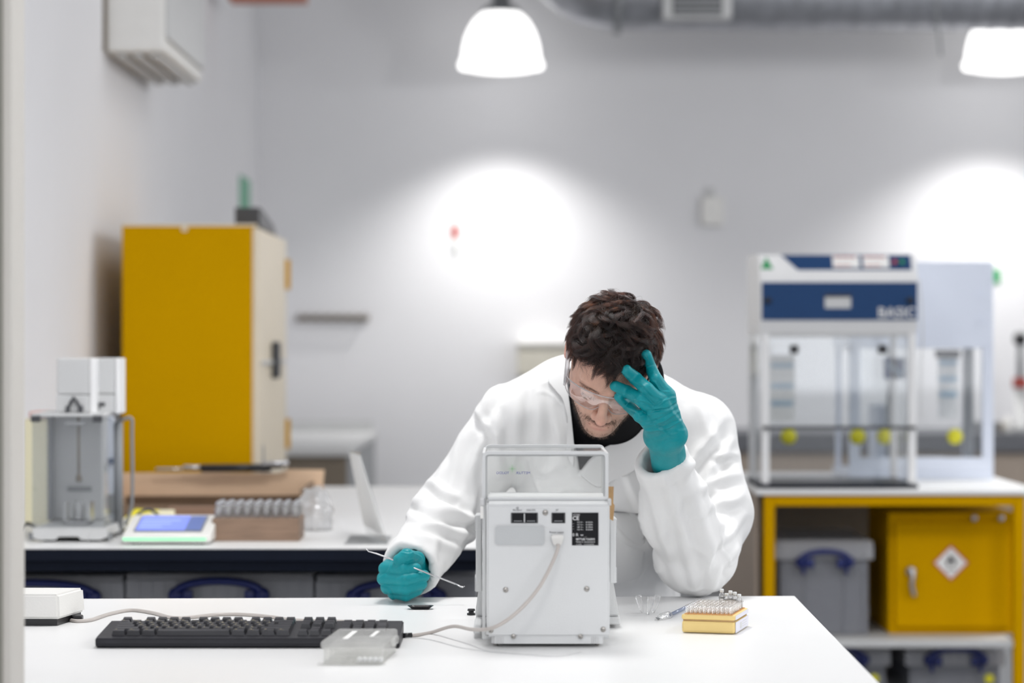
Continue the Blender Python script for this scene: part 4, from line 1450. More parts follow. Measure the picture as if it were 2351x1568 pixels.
pp = [Vector((pc[0], pc[1] - .008, pc[2] - .006)), W(1281, 1258, 3.962), W(1268, 1292, 3.95), W(1240, 1345, 3.94), W(1205, 1388, 3.93), W(1165, 1423, 3.925), W(1125, 1443, 3.935), W(1083, 1445, 4.02), W(1040, 1438, 4.10), onT(990, 1452), onT(955, 1458), onT(930, 1458)]
obj('cord_front', TU(spline(pp, 10), .0031, 12), M_cable, t, True)
obj('cord_sleeve', TU([onT(945, 1458, .0042), onT(926, 1459, .0042)], .0042, 12), M_black, t, True)
pp = [onT(905, 1440), onT(800, 1428), onT(680, 1424), onT(620, 1416), onT(560, 1411), onT(500, 1411), onT(440, 1417), onT(395, 1418), onT(350, 1407), onT(300, 1401), onT(250, 1410), onT(210, 1423), onT(180, 1426), onT(163, 1424)]
obj('cord_rear', TU(spline(pp, 10), .0034, 12), M_cable, t, True)
tag(obj('thin_wire', TU(spline([onT(925, 1463, .001), onT(985, 1468, .001), onT(1060, 1487, .001), onT(1130, 1496, .001), onT(1215, 1503, .001), onT(1280, 1506, .001), onT(1335, 1497, .001)], 8), .0006, 6), M_lgrey, None, True),
    'thin pale wire lying on the table under the balance', 'wire')

# ------------------------------------------------------------------ white power supply box
t = thing('power_supply', (-.87, 4.37, TZ), 'white box with black base on the table beside the left post', 'power supply')
q0, q1 = onT(136, 1432, .004), onT(191, 1414, .004)
bm = bmesh.new()
v = [(q0.x, q0.y), (q1.x + .004, q1.y), (q1.x - .18, q1.y + .004), (-.96, q0.y + .004)]
zz0 = .912
lo_ = [bm.verts.new((x, y, zz0)) for x, y in v]
hi_ = [bm.verts.new((x * 1.0 + (-.003 if i in (0, 1) else .002), y + (.004 if i in (0, 3) else -.002), Z(1365, q0.y))) for i, (x, y) in enumerate(v)]
bm.faces.new(lo_[::-1])
bm.faces.new(hi_)
for i in range(4):
    j = (i + 1) % 4
    bm.faces.new((lo_[i], lo_[j], hi_[j], hi_[i]))
bmesh.ops.bevel(bm, geom=bm.edges[:], offset=.004, segments=3, affect='EDGES')
obj('cover', bm, mat('off white enamel', (.78, .77, .74), .5, var=.02, bump=.2, bscale=300), t)
bm = bmesh.new()
prism(bm, [(q0.x - .004, q0.y + .002), (q1.x - .004, q1.y), (q1.x - .17, q1.y), (-.95, q0.y + .006)], 'z', TZ + .0005, .9118)
obj('base', bm, M_black, t)
obj('cord_grip', B(onT(165, 1425).x - .002, onT(165, 1425).x + .016, onT(165, 1425).y + .01, onT(165, 1425).y + .03, TZ + .001, TZ + .011, r=.003), M_black, t)

# ------------------------------------------------------------------ keyboard
kx0, kx1 = X(218, 3.97), X(917, 3.97)
ky0, ky1 = 3.972, 4.128
M_kb = mat('black keyboard shell', (.018, .018, .023), .42, var=.15, vscale=30, bump=.15, bscale=600, spec=.3)
M_key = mat('charcoal key', (.022, .022, .027), .28, var=.15, vscale=60, spec=.5)
t = thing('keyboard', ((kx0 + kx1) / 2, 4.05, TZ), 'black computer keyboard lying on the table left of the balance', 'keyboard')
bm = bmesh.new()
prism(bm, [(ky0 + .004, TZ + .001), (ky1, TZ + .001), (ky1, TZ + .028), (ky0 + .018, TZ + .0175), (ky0, TZ + .0165), (ky0, TZ + .006)], 'x', kx0, kx1)
bmesh.ops.bevel(bm, geom=bm.edges[:], offset=.0018, segments=2, affect='EDGES')
obj('shell', bm, M_kb, t)
kth = math.atan2(.0105, ky1 - ky0 - .018)
KM = Matrix.Translation((kx0, ky0 + .018, TZ + .0175)) @ Matrix.Rotation(kth, 4, 'X')
kproto = {}
U = .0198


def key(u, row, w_=1.0, d=1.0):
    """cap with tapered sides, w_ in key units"""
    kk = (round(w_, 2), d)
    if kk not in kproto:
        bm = bmesh.new()
        a, b = w_ * U - .0016, d * U - .0016
        lo2 = [bm.verts.new(p) for p in ((.0008, .0008, 0), (a, .0008, 0), (a, b, 0), (.0008, b, 0))]
        hi2 = [bm.verts.new(p) for p in ((.003, .002, .0078), (a - .0022, .002, .0078), (a - .0022, b - .0045, .0088), (.003, b - .0045, .0088))]
        bm.faces.new(hi2)
        for i in range(4):
            j = (i + 1) % 4
            bm.faces.new((lo2[i], lo2[j], hi2[j], hi2[i]))
        me = bpy.data.meshes.new('key')
        bmesh.ops.recalc_face_normals(bm, faces=bm.faces[:])
        bm.to_mesh(me)
        bm.free()
        me.materials.append(M_key)
        kproto[kk] = me
    o = bpy.data.objects.new('key', kproto[kk])
    COL.objects.link(o)
    o.parent = t
    o.matrix_parent_inverse = world(t).inverted()
    o.matrix_basis = KM @ Matrix.Translation((u, row, .0002))
    return o


ro = [.006 + i * U for i in range(6)]
ro[5] += .006
L0 = .022
rows = [
    (0, [1.25, 1.25, 1.25, 6.25, 1.25, 1.25, 1.25, 1.25]),
    (1, [2.25] + [1] * 10 + [2.75]),
    (2, [1.75] + [1] * 11 + [2.25]),
    (3, [1.5] + [1] * 12 + [1.5]),
    (4, [1] * 13 + [2]),
]
M_kt = mat('worn key legend', (.40, .36, .26), .6, var=.1)
leg = bmesh.new()
for r_, ws in rows:
    u = L0
    for k_, w_ in enumerate(ws):
        key(u, ro[r_], w_)
        if w_ < 1.4:
            box(leg, u + .006, u + .0085 + (k_ % 3) * .0006, ro[r_] + .008, ro[r_] + .0115, .0091, .0094)
            if k_ % 2:
                box(leg, u + .011, u + .0125, ro[r_] + .004, ro[r_] + .006, .0086, .0089)
        u += w_ * U
for k_, u in enumerate([0, 2, 3, 4, 5, 6.5, 7.5, 8.5, 9.5, 11, 12, 13, 14]):
    key(L0 + u * U, ro[5])
N0 = L0 + 15 * U + .010
for r_ in (3, 4, 5):
    for k_ in range(3):
        key(N0 + k_ * U, ro[r_])
key(N0 + U, ro[1])
for k_ in range(3):
    key(N0 + k_ * U, ro[0])
P0 = N0 + 3 * U + .010
for r_ in (1, 2, 3, 4):
    for k_ in range(4 if r_ in (4,) else 3):
        key(P0 + k_ * U, ro[r_])
key(P0, ro[0], 2)
key(P0 + 2 * U, ro[0])
key(P0 + 3 * U, ro[0], 1, 2)
key(P0 + 3 * U, ro[2], 1, 2)
bmesh.ops.transform(leg, matrix=KM, verts=leg.verts[:])
o = obj('key_legends', leg, M_kt, t)
o['kind'] = 'stuff'

# ------------------------------------------------------------------ clear compartment box
t = thing('compartment_box', (-.24, 3.85, TZ), 'translucent plastic compartment box with lid beside the keyboard', 'box')
M_pp = glass('cloudy polypropylene', (.985, .985, .98), .03, .25, .2, milky=.14, milk=(.95, .95, .93))
M_ppl = glass('cloudy polypropylene lid', (.985, .985, .98), .03, .25, .2, milky=.24, milk=(.95, .95, .93))
a = onT(735, 1528, 0)
b = onT(879, 1528, 0)
ang = math.atan2(.036, .19)
CM = Matrix.Translation((a.x, a.y + .004, TZ)) @ Matrix(((1, .09, 0, 0), (0, 1, 0, 0), (0, 0, 1, 0), (0, 0, 0, 1)))
wd, dp = b.x - a.x, .165
bm = bmesh.new()
box(bm, .004, wd - .002, .004, dp, .0008, .003, M=CM)
for bx in ((.004, .006, .004, dp, .003, .024), (wd - .004, wd - .002, .004, dp, .003, .024), (.006, wd - .004, .004, .006, .003, .024), (.006, wd - .004, dp - .002, dp, .003, .024),
           (wd * .5, wd * .5 + .0015, .006, dp - .002, .003, .022), (.006, wd - .004, .05, .0515, .003, .022), (.006, wd - .004, .10, .1015, .003, .022)):
    box(bm, *bx, M=CM)
obj('tray', bm, M_pp, t)
bm = bmesh.new()
box(bm, .0, wd, .0, dp + .004, .0245, .0375, r=.004, M=CM)
lidm = obj('lid', bm, M_ppl, t)
for (u0, u1, v0_, v1_) in ((.030, .038, .03, .13), (.068, .074, .06, .13)):
    bm = bmesh.new()
    box(bm, u0, u1, v0_, v1_, .0376, .0380, M=CM)
    obj('label_strip', bm, M_paper, lidm)
bm = bmesh.new()
box(bm, wd - .001, wd + .006, .09, .14, .018, .030, r=.002, M=CM)
obj('latch', bm, M_ppl, t)
bm = bmesh.new()
box(bm, -.004, wd + .003, -.004, .006, .0005, .003, M=CM)
obj('bottom_flange', bm, M_pp, t)
bead = None
M_bead = mat('white bead', (.85, .86, .88), .3)
g = 0
for i in range(5):
    for j in range(2):
        p = CM @ Vector((wd * .5 + .010 + i * .0082, .011 + j * .0085, .003))
        if bead is None:
            bead = obj('white_bead', LA([(0, 0), (.003, .0008), (.004, .004), (.003, .0072), (0, .008)], p, 12), M_bead, None, True)
            tag(bead, 'white bead in the translucent box, front row, first from the left', 'bead', 'white beads in the compartment box')
            p0 = p
        else:
            c2 = bead.copy()
            COL.objects.link(c2)
            c2.location = p - p0
            c2['label'] = 'white bead in the translucent box, %s row, %s from the left' % (('front', 'back')[j], ORD[i])

# black weighing dish, black knob
p = onT(965, 1400, 0)
t = bmesh.new()
pl = rrect(-.023, .023, -.013, .013, .008, 5)
rings = []
for s, z in ((.70, .0005), (1.0, .006), (1.06, .0064), (.94, .0058), (.66, .002)):
    rings.append([t.verts.new((p.x + x * s, p.y + .012 + y * s, TZ + z)) for x, y in pl])
for r0, r1 in zip(rings, rings[1:]):
    for i in range(len(pl)):
        j = (i + 1) % len(pl)
        t.faces.new((r0[i], r0[j], r1[j], r1[i]))
t.faces.new(rings[0][::-1])
t.faces.new(rings[-1])
tag(obj('weighing_dish', t, M_black), 'small shallow black dish on the table below the fist', 'dish')
p = onT(1082, 1412, 0)
tag(obj('rubber_stopper', LA([(0, .0006), (.008, .0006), (.008, .0035), (.005, .004), (.005, .0075), (.0075, .008), (.0065, .0115), (0, .012)], (p.x, p.y, TZ), 16), M_black, None, True),
    'small black stopper on the table at the left base of the balance', 'stopper')

# ------------------------------------------------------------------ yellow tray of glass inserts
A0 = onT(1565, 1453, 0)
A1 = onT(1687, 1457, 0)
ang = math.atan2(A1.y - A0.y, A1.x - A0.x)
RM = Matrix.Translation((A0.x, A0.y, TZ)) @ Matrix.Rotation(ang, 4, 'Z')
wd, dp, hh = (A1 - A0).length, .130, .033
t = thing('insert_tray', RM @ Vector((wd / 2, dp / 2, 0)), 'yellow carton tray full of tiny glass inserts on the right of the table', 'tray')
M_ycard = mat('pale yellow carton', (.80, .60, .24), .5, var=.03)
M_wcard = mat('white carton side', (.72, .72, .80), .5, var=.02)


def rb(name, x0, x1, y0, y1, z0, z1, m, par=t, r=.0015, **k):
    bm = bmesh.new()
    box(bm, x0, x1, y0, y1, z0, z1, r=r, M=RM)
    return obj(name, bm, m, par)


rb('lower_tray', 0, wd, 0, dp, .0008, .0215, M_ycard, r=.004)
rb('upper_tray', -.0005, wd + .0005, -.0005, dp + .0005, .0235, .0325, M_ycard, r=.003)
rb('tray_seam', .002, wd - .002, .002, dp - .002, .0214, .0236, M_tape, r=0)
for (z0, z1) in ((.002, .0205), (.0245, .0315)):
    rb('white_side', wd + .0006, wd + .0012, .004, dp - .004, z0, z1, M_wcard, r=0)
rb('printed_patch', wd + .0013, wd + .0015, .045, .062, .006, .016, M_lgrey, r=0)
for k in range(3):
    rb('printed_line', wd + .0013, wd + .0015, .068, .110, .007 + k * .004, .008 + k * .004, M_lgrey, r=0)
M_ins = glass('insert glass', (1, 1, 1), .015, .6, .10, milky=.07, milk=(1, 1, 1))
i0 = None
nx_, ny_ = 11, 9
for j in range(ny_):
    for i in range(nx_):
        u_ = .008 + i * (wd - .016) / (nx_ - 1)
        v_ = .008 + j * (dp - .030) / (ny_ - 1)
        p = RM @ Vector((u_, v_, .0327))
        if i0 is None:
            i0 = obj('glass_insert', LA([(0, .0), (.0026, .0), (.0026, .012), (.0036, .0125), (.0036, .0145), (.0024, .0145)], p, 10), M_ins, None, True)
            tag(i0, 'tiny glass insert in the yellow tray, first row, first from the left', 'insert', 'glass inserts in the yellow tray')
            p0 = p
        else:
            c2 = i0.copy()
            COL.objects.link(c2)
            c2.location = p - p0
            c2['label'] = 'tiny glass insert in the yellow tray, %s row, %s from the left' % (ORD[j], ORD[i])
# hole collars of the tray as one fine relief
bm = bmesh.new()
for j in range(ny_ + 1):
    for i in range(nx_):
        p = Vector((.008 + i * (wd - .016) / (nx_ - 1), .0075 + j * (dp - .030) / (ny_ - 1) - (.0 if j else .003), .0326))
        lathe(bm, [(.0031, 0), (.0042, 0), (.0042, .0012), (.0031, .0012), (.0031, 0)], p, 8, 'z', RM)
o = obj('hole_rims', bm, mat('orange tray rim', (.72, .36, .12), .5), t)
o['kind'] = 'stuff'
# capped vials at the back of the tray
labs = ['tall capped clear vial at the left end of the vials on the tray', 'short capped vial second from the left on the tray', 'middle of the five capped vials on the tray', 'capped vial second from the right on the tray', 'capped clear vial at the right end of the vials on the tray']
cap = mat('clear white cap', (.78, .80, .80), .35)
for k, (px, py) in enumerate(((1657, 1352), (1668, 1362), (1677, 1356), (1687, 1359), (1697, 1364))):
    Dv = 4.325 - .012 * k + (.008 if k % 2 else 0)
    zt2 = Z(py, Dv)
    base = TZ + .0328
    vial(X(px, Dv), Dv, base, .0052, zt2 - base, labs[k], 'capped vials on the yellow tray', True, M_vial, 'capped_vial', cap)
    q = M4((X(px, Dv), Dv, base))
    o = bpy.data.objects.get('capped_vial' if k == 0 else 'capped_vial.%03d' % k)
    obj('label_band', LA([(.0053, (zt2 - base) * .42), (.0054, (zt2 - base) * .43), (.0054, (zt2 - base) * .50), (.0053, (zt2 - base) * .51)], (X(px, Dv), Dv, base), 12), M_mgrey, o)

# loose clear tips left of the tray
for k, (px, py, tilt) in enumerate(((1475, 1408, -.25), (1488, 1412, .15), (1500, 1408, .25))):
    p = onT(px, py, 0)
    q = M4((p.x, p.y, TZ + .001), (0, tilt, 0))
    o = obj('clear_tip', LA([(0, 0), (.0022, .0), (.0045, .012), (.0062, .022), (.0055, .027), (.0068, .028), (.006, .033), (.0, .034)], (0, 0, 0), 14, 'z', q), M_vial, None, True)
    tag(o, ('clear conical plastic tip on the table, leftmost of three by the balance', 'clear conical plastic tip on the table, middle of three by the balance', 'clear conical plastic tip on the table, rightmost of three by the balance')[k], 'tip', 'loose clear tips right of the balance')
# dropper lying on the table
t = thing('dropper', onT(1555, 1400), 'thin clear dropper lying on the table with its bulb toward the balance', 'dropper')
a, b = onT(1540, 1411, .005), onT(1603, 1380, .004)
obj('stem', TU([a, b], .0032, 10), glass('blue tinted plastic', (.72, .78, .90), .1, .8, .05, milky=.25, milk=(.62, .68, .85)), t, True)
q0 = onT(1512, 1419, .0045)
d = (a - q0)
obj('bulb', TU([q0, q0 + d * .15, q0 + d * .3, q0 + d * .6, q0 + d * .9, a], [.002, .0065, .0075, .0078, .006, .004], 12), M_vial, t, True)
obj('dark_tip', TU([onT(1506, 1418, .003), q0 + Vector((0, 0, -.001))], [.0008, .0022], 8), M_mgrey, t, True)
# ------------------------------------------------------------------ the seated man
man = thing('person', (.18, 5.05, 0), 'man in white lab coat and teal gloves leaning over the table, head in hand', 'person')
M_skin = mat('skin', 'c99a84', .5, var=.06, vscale=90, bump=.25, bscale=500, sss=.12, attr='tone', spec=.4)
M_hair = mat('dark brown hair', (.014, .009, .006), .7, var=.5, vscale=40, spec=.15)
M_strand = bpy.data.materials.new('glossy brown hair strand')
M_strand.use_nodes = True
_nt = M_strand.node_tree
_nt.nodes.clear()
_o = _nt.nodes.new('ShaderNodeOutputMaterial')
_h = _nt.nodes.new('ShaderNodeBsdfHairPrincipled')
_h.parametrization = 'MELANIN'
_h.inputs['Melanin Redness'].default_value = .3
_h.inputs['Roughness'].default_value = .26
_h.inputs['Radial Roughness'].default_value = .45
_h.inputs['Random Roughness'].default_value = .3
_n = _nt.nodes.new('ShaderNodeTexNoise')
_n.inputs['Scale'].default_value = 25
_m = _nt.nodes.new('ShaderNodeMapRange')
_m.inputs[3].default_value = .83
_m.inputs[4].default_value = .98
_nt.links.new(_n.outputs[0], _m.inputs[0])
_nt.links.new(_m.outputs[0], _h.inputs['Melanin'])
_nt.links.new(_h.outputs[0], _o.inputs[0])
M_beard = mat('brown beard hair', (.10, .058, .038), .5, var=.3)
M_coat = mat('white lab coat cotton', (.78, .78, .775), .85, var=.012, vscale=12, bump=.12, bscale=900, sheen=.1)
M_coatin = mat('lab coat lining', (.66, .72, .74), .85, var=.02)
M_fleece = mat('black fleece', (.004, .004, .005), .95, var=.3, vscale=200, bump=.6, bscale=300, spec=.1)
M_jean = mat('navy trousers', (.02, .028, .05), .85, var=.15, vscale=60, bump=.3, bscale=600)
M_gog = glass('clear goggle lens', (.97, .95, .96), .022, .28, .04, milky=.012, milk=(.9, .86, .88))
M_gogrim = glass('clear goggle frame', (.94, .94, .95), .12, .8, .06, milky=.30, milk=(.85, .85, .87))

TH, RO = math.radians(45), math.radians(11)
O_ = np.array(W(1402, 835, 4.60)[:])
Ry = np.array([[math.cos(RO), 0, math.sin(RO)], [0, 1, 0], [-math.sin(RO), 0, math.cos(RO)]])
HB = np.stack([Ry @ np.array([1.0, 0, 0]), Ry @ np.array([0, -math.cos(TH), -math.sin(TH)]), Ry @ np.array([0, -math.sin(TH), math.cos(TH)])], 0)  # rows r,f,u


def toW(L):
    return np.asarray(L) @ HB + O_


def toL(Wp):
    return (np.asarray(Wp) - O_) @ HB.T


def head_skull(P):
    d = d_ell(P, (0, -.006, .020), (.0765, .098, .099))
    d = smin(d, d_ell(P, (0, .020, -.038), (.060, .068, .076)), .03)
    d = smin(d, d_cone(P, (-.050, -.005, -.055), (-.012, .068, -.094), .018, .019), .025)
    d = smin(d, d_cone(P, (.050, -.005, -.055), (.012, .068, -.094), .018, .019), .025)
    d = smin(d, d_ell(P, (0, .074, -.100), (.021, .019, .017)), .014)
    for s in (-1, 1):
        d = smin(d, d_ell(P, (s * .043, .058, -.030), (.024, .022, .020)), .018)
        d = smin(d, d_cone(P, (s * .012, .089, .020), (s * .045, .073, .020), .010, .008), .012)
    d = smin(d, d_ell(P, (0, .070, -.070), (.034, .026, .030)), .018)
    return d


def head_fn(P, neck=True):
    d = head_skull(P)
    for s in (-1, 1):
        d = smax(d, -d_ell(P, (s * .031, .098, .001), (.020, .016, .012)), .010)
        d = smin(d, d_ell(P, (s * .031, .074, -.001), (.0155, .0150, .0135)), .004)   # closed, downcast lid
    # nose
    d = smin(d, d_cone(P, (0, .088, .008), (0, .112, -.036), .0075, .0100), .009)
    d = smin(d, d_ell(P, (0, .113, -.040), (.0105, .0115, .0095)), .006)
    for s in (-1, 1):
        d = smin(d, d_ell(P, (s * .0125, .101, -.043), (.0080, .0105, .0080)), .005)
        d = smax(d, -d_ell(P, (s * .0060, .108, -.0520), (.0035, .0055, .0045)), .003)
    # lips
    d = smin(d, d_cone(P, (0, .0955, -.0685), (-.020, .086, -.0725), .0058, .0030), .005)
    d = smin(d, d_cone(P, (0, .0955, -.0685), (.020, .086, -.0725), .0058, .0030), .005)
    d = smin(d, d_cone(P, (-.013, .089, -.0805), (.013, .089, -.0805), .0058, .0058), .006)
    d = smax(d, -d_cone(P, (-.022, .092, -.0755), (.022, .092, -.0755), .0016, .0016), .002)
    # ears
    for s in (-1, 1):
        e = d_ell(P, (s * .084, -.022, .004), (.0085, .019, .032))
        e = smax(e, -d_ell(P, (s * .092, -.018, .006), (.006, .010, .019)), .004)
        d = smin(d, e, .006)
    if neck:
        nb = toL((.205, 4.975, 1.265))
        d = smin(d, d_cone(P, (0, -.045, -.045), nb, .050, .040), .03)
        # shoulders under the clothes keep the body one piece
        a, b = toL((.04, 4.99, 1.235)), toL((.37, 4.985, 1.215))
        d = smin(d, d_cone(P, nb, a, .036, .03), .03)
        d = smin(d, d_cone(P, nb, b, .036, .03), .03)
        d = smin(d, d_cone(P, nb, toL((.18, 5.02, 1.0)), .04, .07), .04)
    return d


def gline(L):
    """< 0 inside the hair-bearing scalp"""
    r, f, u = L[:, 0], L[:, 1], L[:, 2]
    return (f - .066) * .684 - (u - .074) * .728 + .34 * np.maximum(0, np.abs(r) - .040) - .10 * np.maximum(0, -f - .03)


# body mesh: fine grid round the head, coarser grid for the bust, joined in one mesh
Vh, Qh = nets(lambda P: head_fn(P), (-.112, -.16, -.19), (.112, .14, .135), .0022)
Vb, Qb = nets(lambda P: head_fn(P), (-.26, -.48, -.60), (.30, .12, -.186), .009)
# keep only closed regions that do not double: cut the bust where the fine grid covers it
Lq = Vb[Qb].mean(1)
keep = ~((Lq[:, 2] > -.19) & (np.abs(Lq[:, 0]) < .112) & (Lq[:, 1] > -.16))
Qb = Qb[keep]
V = np.concatenate([Vh, Vb])
Q = np.concatenate([Qh, Qb + len(Vh)])[:, ::-1]
L = V.copy()
base = np.array([.62, .375, .285])
colr = np.tile(base, (len(V), 1))
nz = vnoise(L, 60)


def blob(c, r, ab=True):
    x = np.abs(L[:, 0]) if ab else L[:, 0]
    return np.exp(-(((x - c[0]) / r[0]) ** 2 + ((L[:, 1] - c[1]) / r[1]) ** 2 + ((L[:, 2] - c[2]) / r[2]) ** 2))


def mixc(k, c):
    global colr
    k = np.clip(k, 0, 1)[:, None]
    colr = colr * (1 - k) + np.array(c) * k


mixc(.45 * blob((0, .115, -.042), (.016, .02, .014)), (.62, .27, .21))
mixc(.35 * blob((.045, .065, -.03), (.02, .03, .02)), (.62, .30, .24))
mixc(.75 * blob((0, .095, -.069), (.020, .012, .0045)) + .75 * blob((0, .093, -.081), (.018, .012, .005)), (.46, .19, .16))
jaw = np.clip((-.060 - L[:, 2]) / .02, 0, 1) * np.clip((L[:, 1] + .02) / .03, 0, 1) * np.clip(1 - blob((0, .095, -.075), (.022, .02, .012)) * 1.4, 0, 1)
mixc((.30 + .15 * nz) * jaw, (.20, .12, .08))
mixc(.45 * blob((.016, .095, -.0595), (.017, .02, .006)), (.20, .12, .08))
sc = np.clip(-gline(L) / .006, 0, 1) * (L[:, 2] > -.08)
ear = np.exp(-((np.abs(L[:, 0]) - .088) / .008) ** 2) * (np.abs(L[:, 1] + .022) < .024) * (np.abs(L[:, 2] - .004) < .036)
mixc(sc * (1 - ear) * .95, (.028, .018, .013))
mixc(.5 * ear, (.68, .30, .24))
body = npmesh('body', toW(V), Q, M_skin, man, colr)

# ---------------------------------------------------------------- hair
EC = np.array([0, -.008, .022])
ER = np.array([.0785, .100, .099])
CR = np.array([.012, -.045, .11])


def cap_fn(P):
    d = d_ell(P, EC, ER + .008)
    g = (P[1] - .066) * .684 - (P[2] - .074) * .728 + .34 * np.maximum(0, np.abs(P[0]) - .040) - .10 * np.maximum(0, -P[1] - .03)
    d = smax(d, g - .002, .010)
    return smax(d, -.075 - P[2], .01)


Vc, Qc = nets(cap_fn, (-.10, -.13, -.10), (.10, .12, .14), .003)
nn = vnormals(Vc, Qc)
Vc = Vc + nn * (.0030 * vnoise(Vc, 45) + .0015 * vnoise(Vc, 110))[:, None]
hair = npmesh('hair', toW(Vc), Qc[:, ::-1], M_hair, man)


def hair_curves(name, P, rad, m, parent):
    """P (n, k, 3) world points"""
    n, k = P.shape[:2]
    hc = bpy.data.hair_curves.new(name)
    hc.add_curves([k] * n)
    hc.points.foreach_set('position', P.astype(np.float32).ravel())
    a = hc.attributes.get('radius') or hc.attributes.new('radius', 'FLOAT', 'POINT')
    t_ = np.linspace(0, 1, k)
    a.data.foreach_set('value', np.tile(rad * (1 - .75 * t_ ** 2), n).astype(np.float32))
    hc.materials.append(m)
    o = bpy.data.objects.new(name, hc)
    COL.objects.link(o)
    o.parent = parent
    o.matrix_parent_inverse = world(parent).inverted()
    return o


def sample_scalp(n):
    out = []
    while sum(len(x) for x in out) < n:
        q = rng.normal(size=(n * 3, 3))
        q /= np.linalg.norm(q, axis=1, keepdims=True)
        p = q * ER + EC
        ok = (gline(p) < .000) & (p[:, 2] > -.055) & ~((np.abs(p[:, 0]) > .066) & (np.abs(p[:, 1] + .022) < .020) & (p[:, 2] < .034))
        out.append(p[ok])
    return np.concatenate(out)[:n]


NL, NC, K = 560, 70, 15
roots = sample_scalp(NL)
fr = np.clip((roots[:, 1] + .02) / .09, 0, 1)              # towards the forehead
top = np.clip((roots[:, 2] - .03) / .06, 0, 1)
LEN = .017 + .034 * top + .002 * fr * top + rng.uniform(-.006, .006, NL)
LIFT = (.005 + .013 * top) * rng.uniform(.35, 1.4, NL)
swirl = vnoise(roots, 24) * 1.25 + rng.normal(0, .20, NL)
curl = vnoise(roots + .37, 24) * 3.6 + rng.normal(0, .45, NL)


def tangent(p, d):
    nrm = (p - EC) / ER ** 2
    nrm /= np.linalg.norm(nrm, axis=1, keepdims=True)
    d = d - nrm * (d * nrm).sum(1, keepdims=True)
    return d / (np.linalg.norm(d, axis=1, keepdims=True) + 1e-9), nrm


def grow(root, length, lift, sw, cu, K=K):
    p = root.copy()
    pts = []
    away = root - CR
    away = away + np.array([0, .045, 0])
    dr, nrm = tangent(p, away)
    bi = np.cross(nrm, dr)
    dr = dr * np.cos(sw)[:, None] + bi * np.sin(sw)[:, None]
    for k in range(K):
        t_ = k / (K - 1)
        nrm = (p - EC) / ER ** 2
        nrm /= np.linalg.norm(nrm, axis=1, keepdims=True)
        h = lift * (np.sin(min(1, t_ * 1.25) * PI * .62)) + .001
        pts.append(p + nrm * h[:, None])
        dr, nrm = tangent(p, dr)
        bi = np.cross(nrm, dr)
        a = cu / (K - 1) + .0
        dr = dr * np.cos(a)[:, None] + bi * np.sin(a)[:, None]
        step = (length / (K - 1))[:, None]
        p = p + dr * step
        q = (p - EC) / ER
        p = EC + ER * q / np.linalg.norm(q, axis=1, keepdims=True)
    return np.stack(pts, 1)


G = grow(roots, LEN, LIFT, swirl, curl)
strands = []
for c_ in range(NC):
    off = rng.normal(0, .0046, (NL, 3))
    rt = roots + off
    q = (rt - EC) / ER
    rt = EC + ER * q / np.linalg.norm(q, axis=1, keepdims=True)
    tt_ = np.linspace(0, 1, K)[None, :, None]
    wav = np.sin(tt_ * rng.uniform(5, 9, (NL, 1, 1)) + rng.uniform(0, 6, (NL, 1, 1))) * .0007 * rng.normal(0, 1, (NL, 1, 3))
    L_ = rng.uniform(.80, 1.05, (NL, 1, 1))
    Gs = G[:, :1] + (G - G[:, :1]) * L_
    strands.append(Gs + (rt - roots)[:, None, :] * (1 - .72 * tt_ ** .8) + wav * tt_)
# a free layer of unclumped hairs
NF = 2600
rf = sample_scalp(NF)
topf = np.clip((rf[:, 2] - .03) / .06, 0, 1)
Fp = grow(rf, .014 + .03 * topf + rng.uniform(-.006, .012, NF), (.004 + .012 * topf) * rng.uniform(.5, 1.6, NF), vnoise(rf, 26) * 1.15 + rng.normal(0, .35, NF), vnoise(rf + .37, 30) * 1.9 + rng.normal(0, .8, NF))
# keep hair above the skin
S = np.concatenate(strands + [Fp])
fl = S.reshape(-1, 3)
d = head_skull([fl[:, 0], fl[:, 1], fl[:, 2]])
nr = (fl - EC) / ER ** 2
nr /= np.linalg.norm(nr, axis=1, keepdims=True)
fl = fl + nr * np.clip(.0012 - d, 0, .03)[:, None]
S = fl.reshape(S.shape)
hs = hair_curves('hair_strands', toW(S.reshape(-1, 3)).reshape(S.shape), .00015, M_strand, hair)
hs['kind'] = 'stuff'


def stubble(name, n, region, length, dirv, rad=.00011, spread=.35):
    """short hairs on the skin where region(L) is true"""
    idx = np.where(region(Vh))[0]
    pick = Vh[rng.choice(idx, n)] + rng.normal(0, .0009, (n, 3))
    nh = vnormals(Vh, Qh)
    tree = {}
    k = 4
    d = np.tile(np.array(dirv, float), (n, 1)) + rng.normal(0, spread, (n, 3))
    d[:, 0] += np.sign(pick[:, 0]) * .4
    d /= np.linalg.norm(d, axis=1, keepdims=True)
    out = np.stack([pick + d * length * rng.uniform(.5, 1.1, (n, 1)) * t_ for t_ in np.linspace(0, 1, k)], 1)
    return hair_curves(name, toW(out.reshape(-1, 3)).reshape(out.shape), rad, M_beard, man)


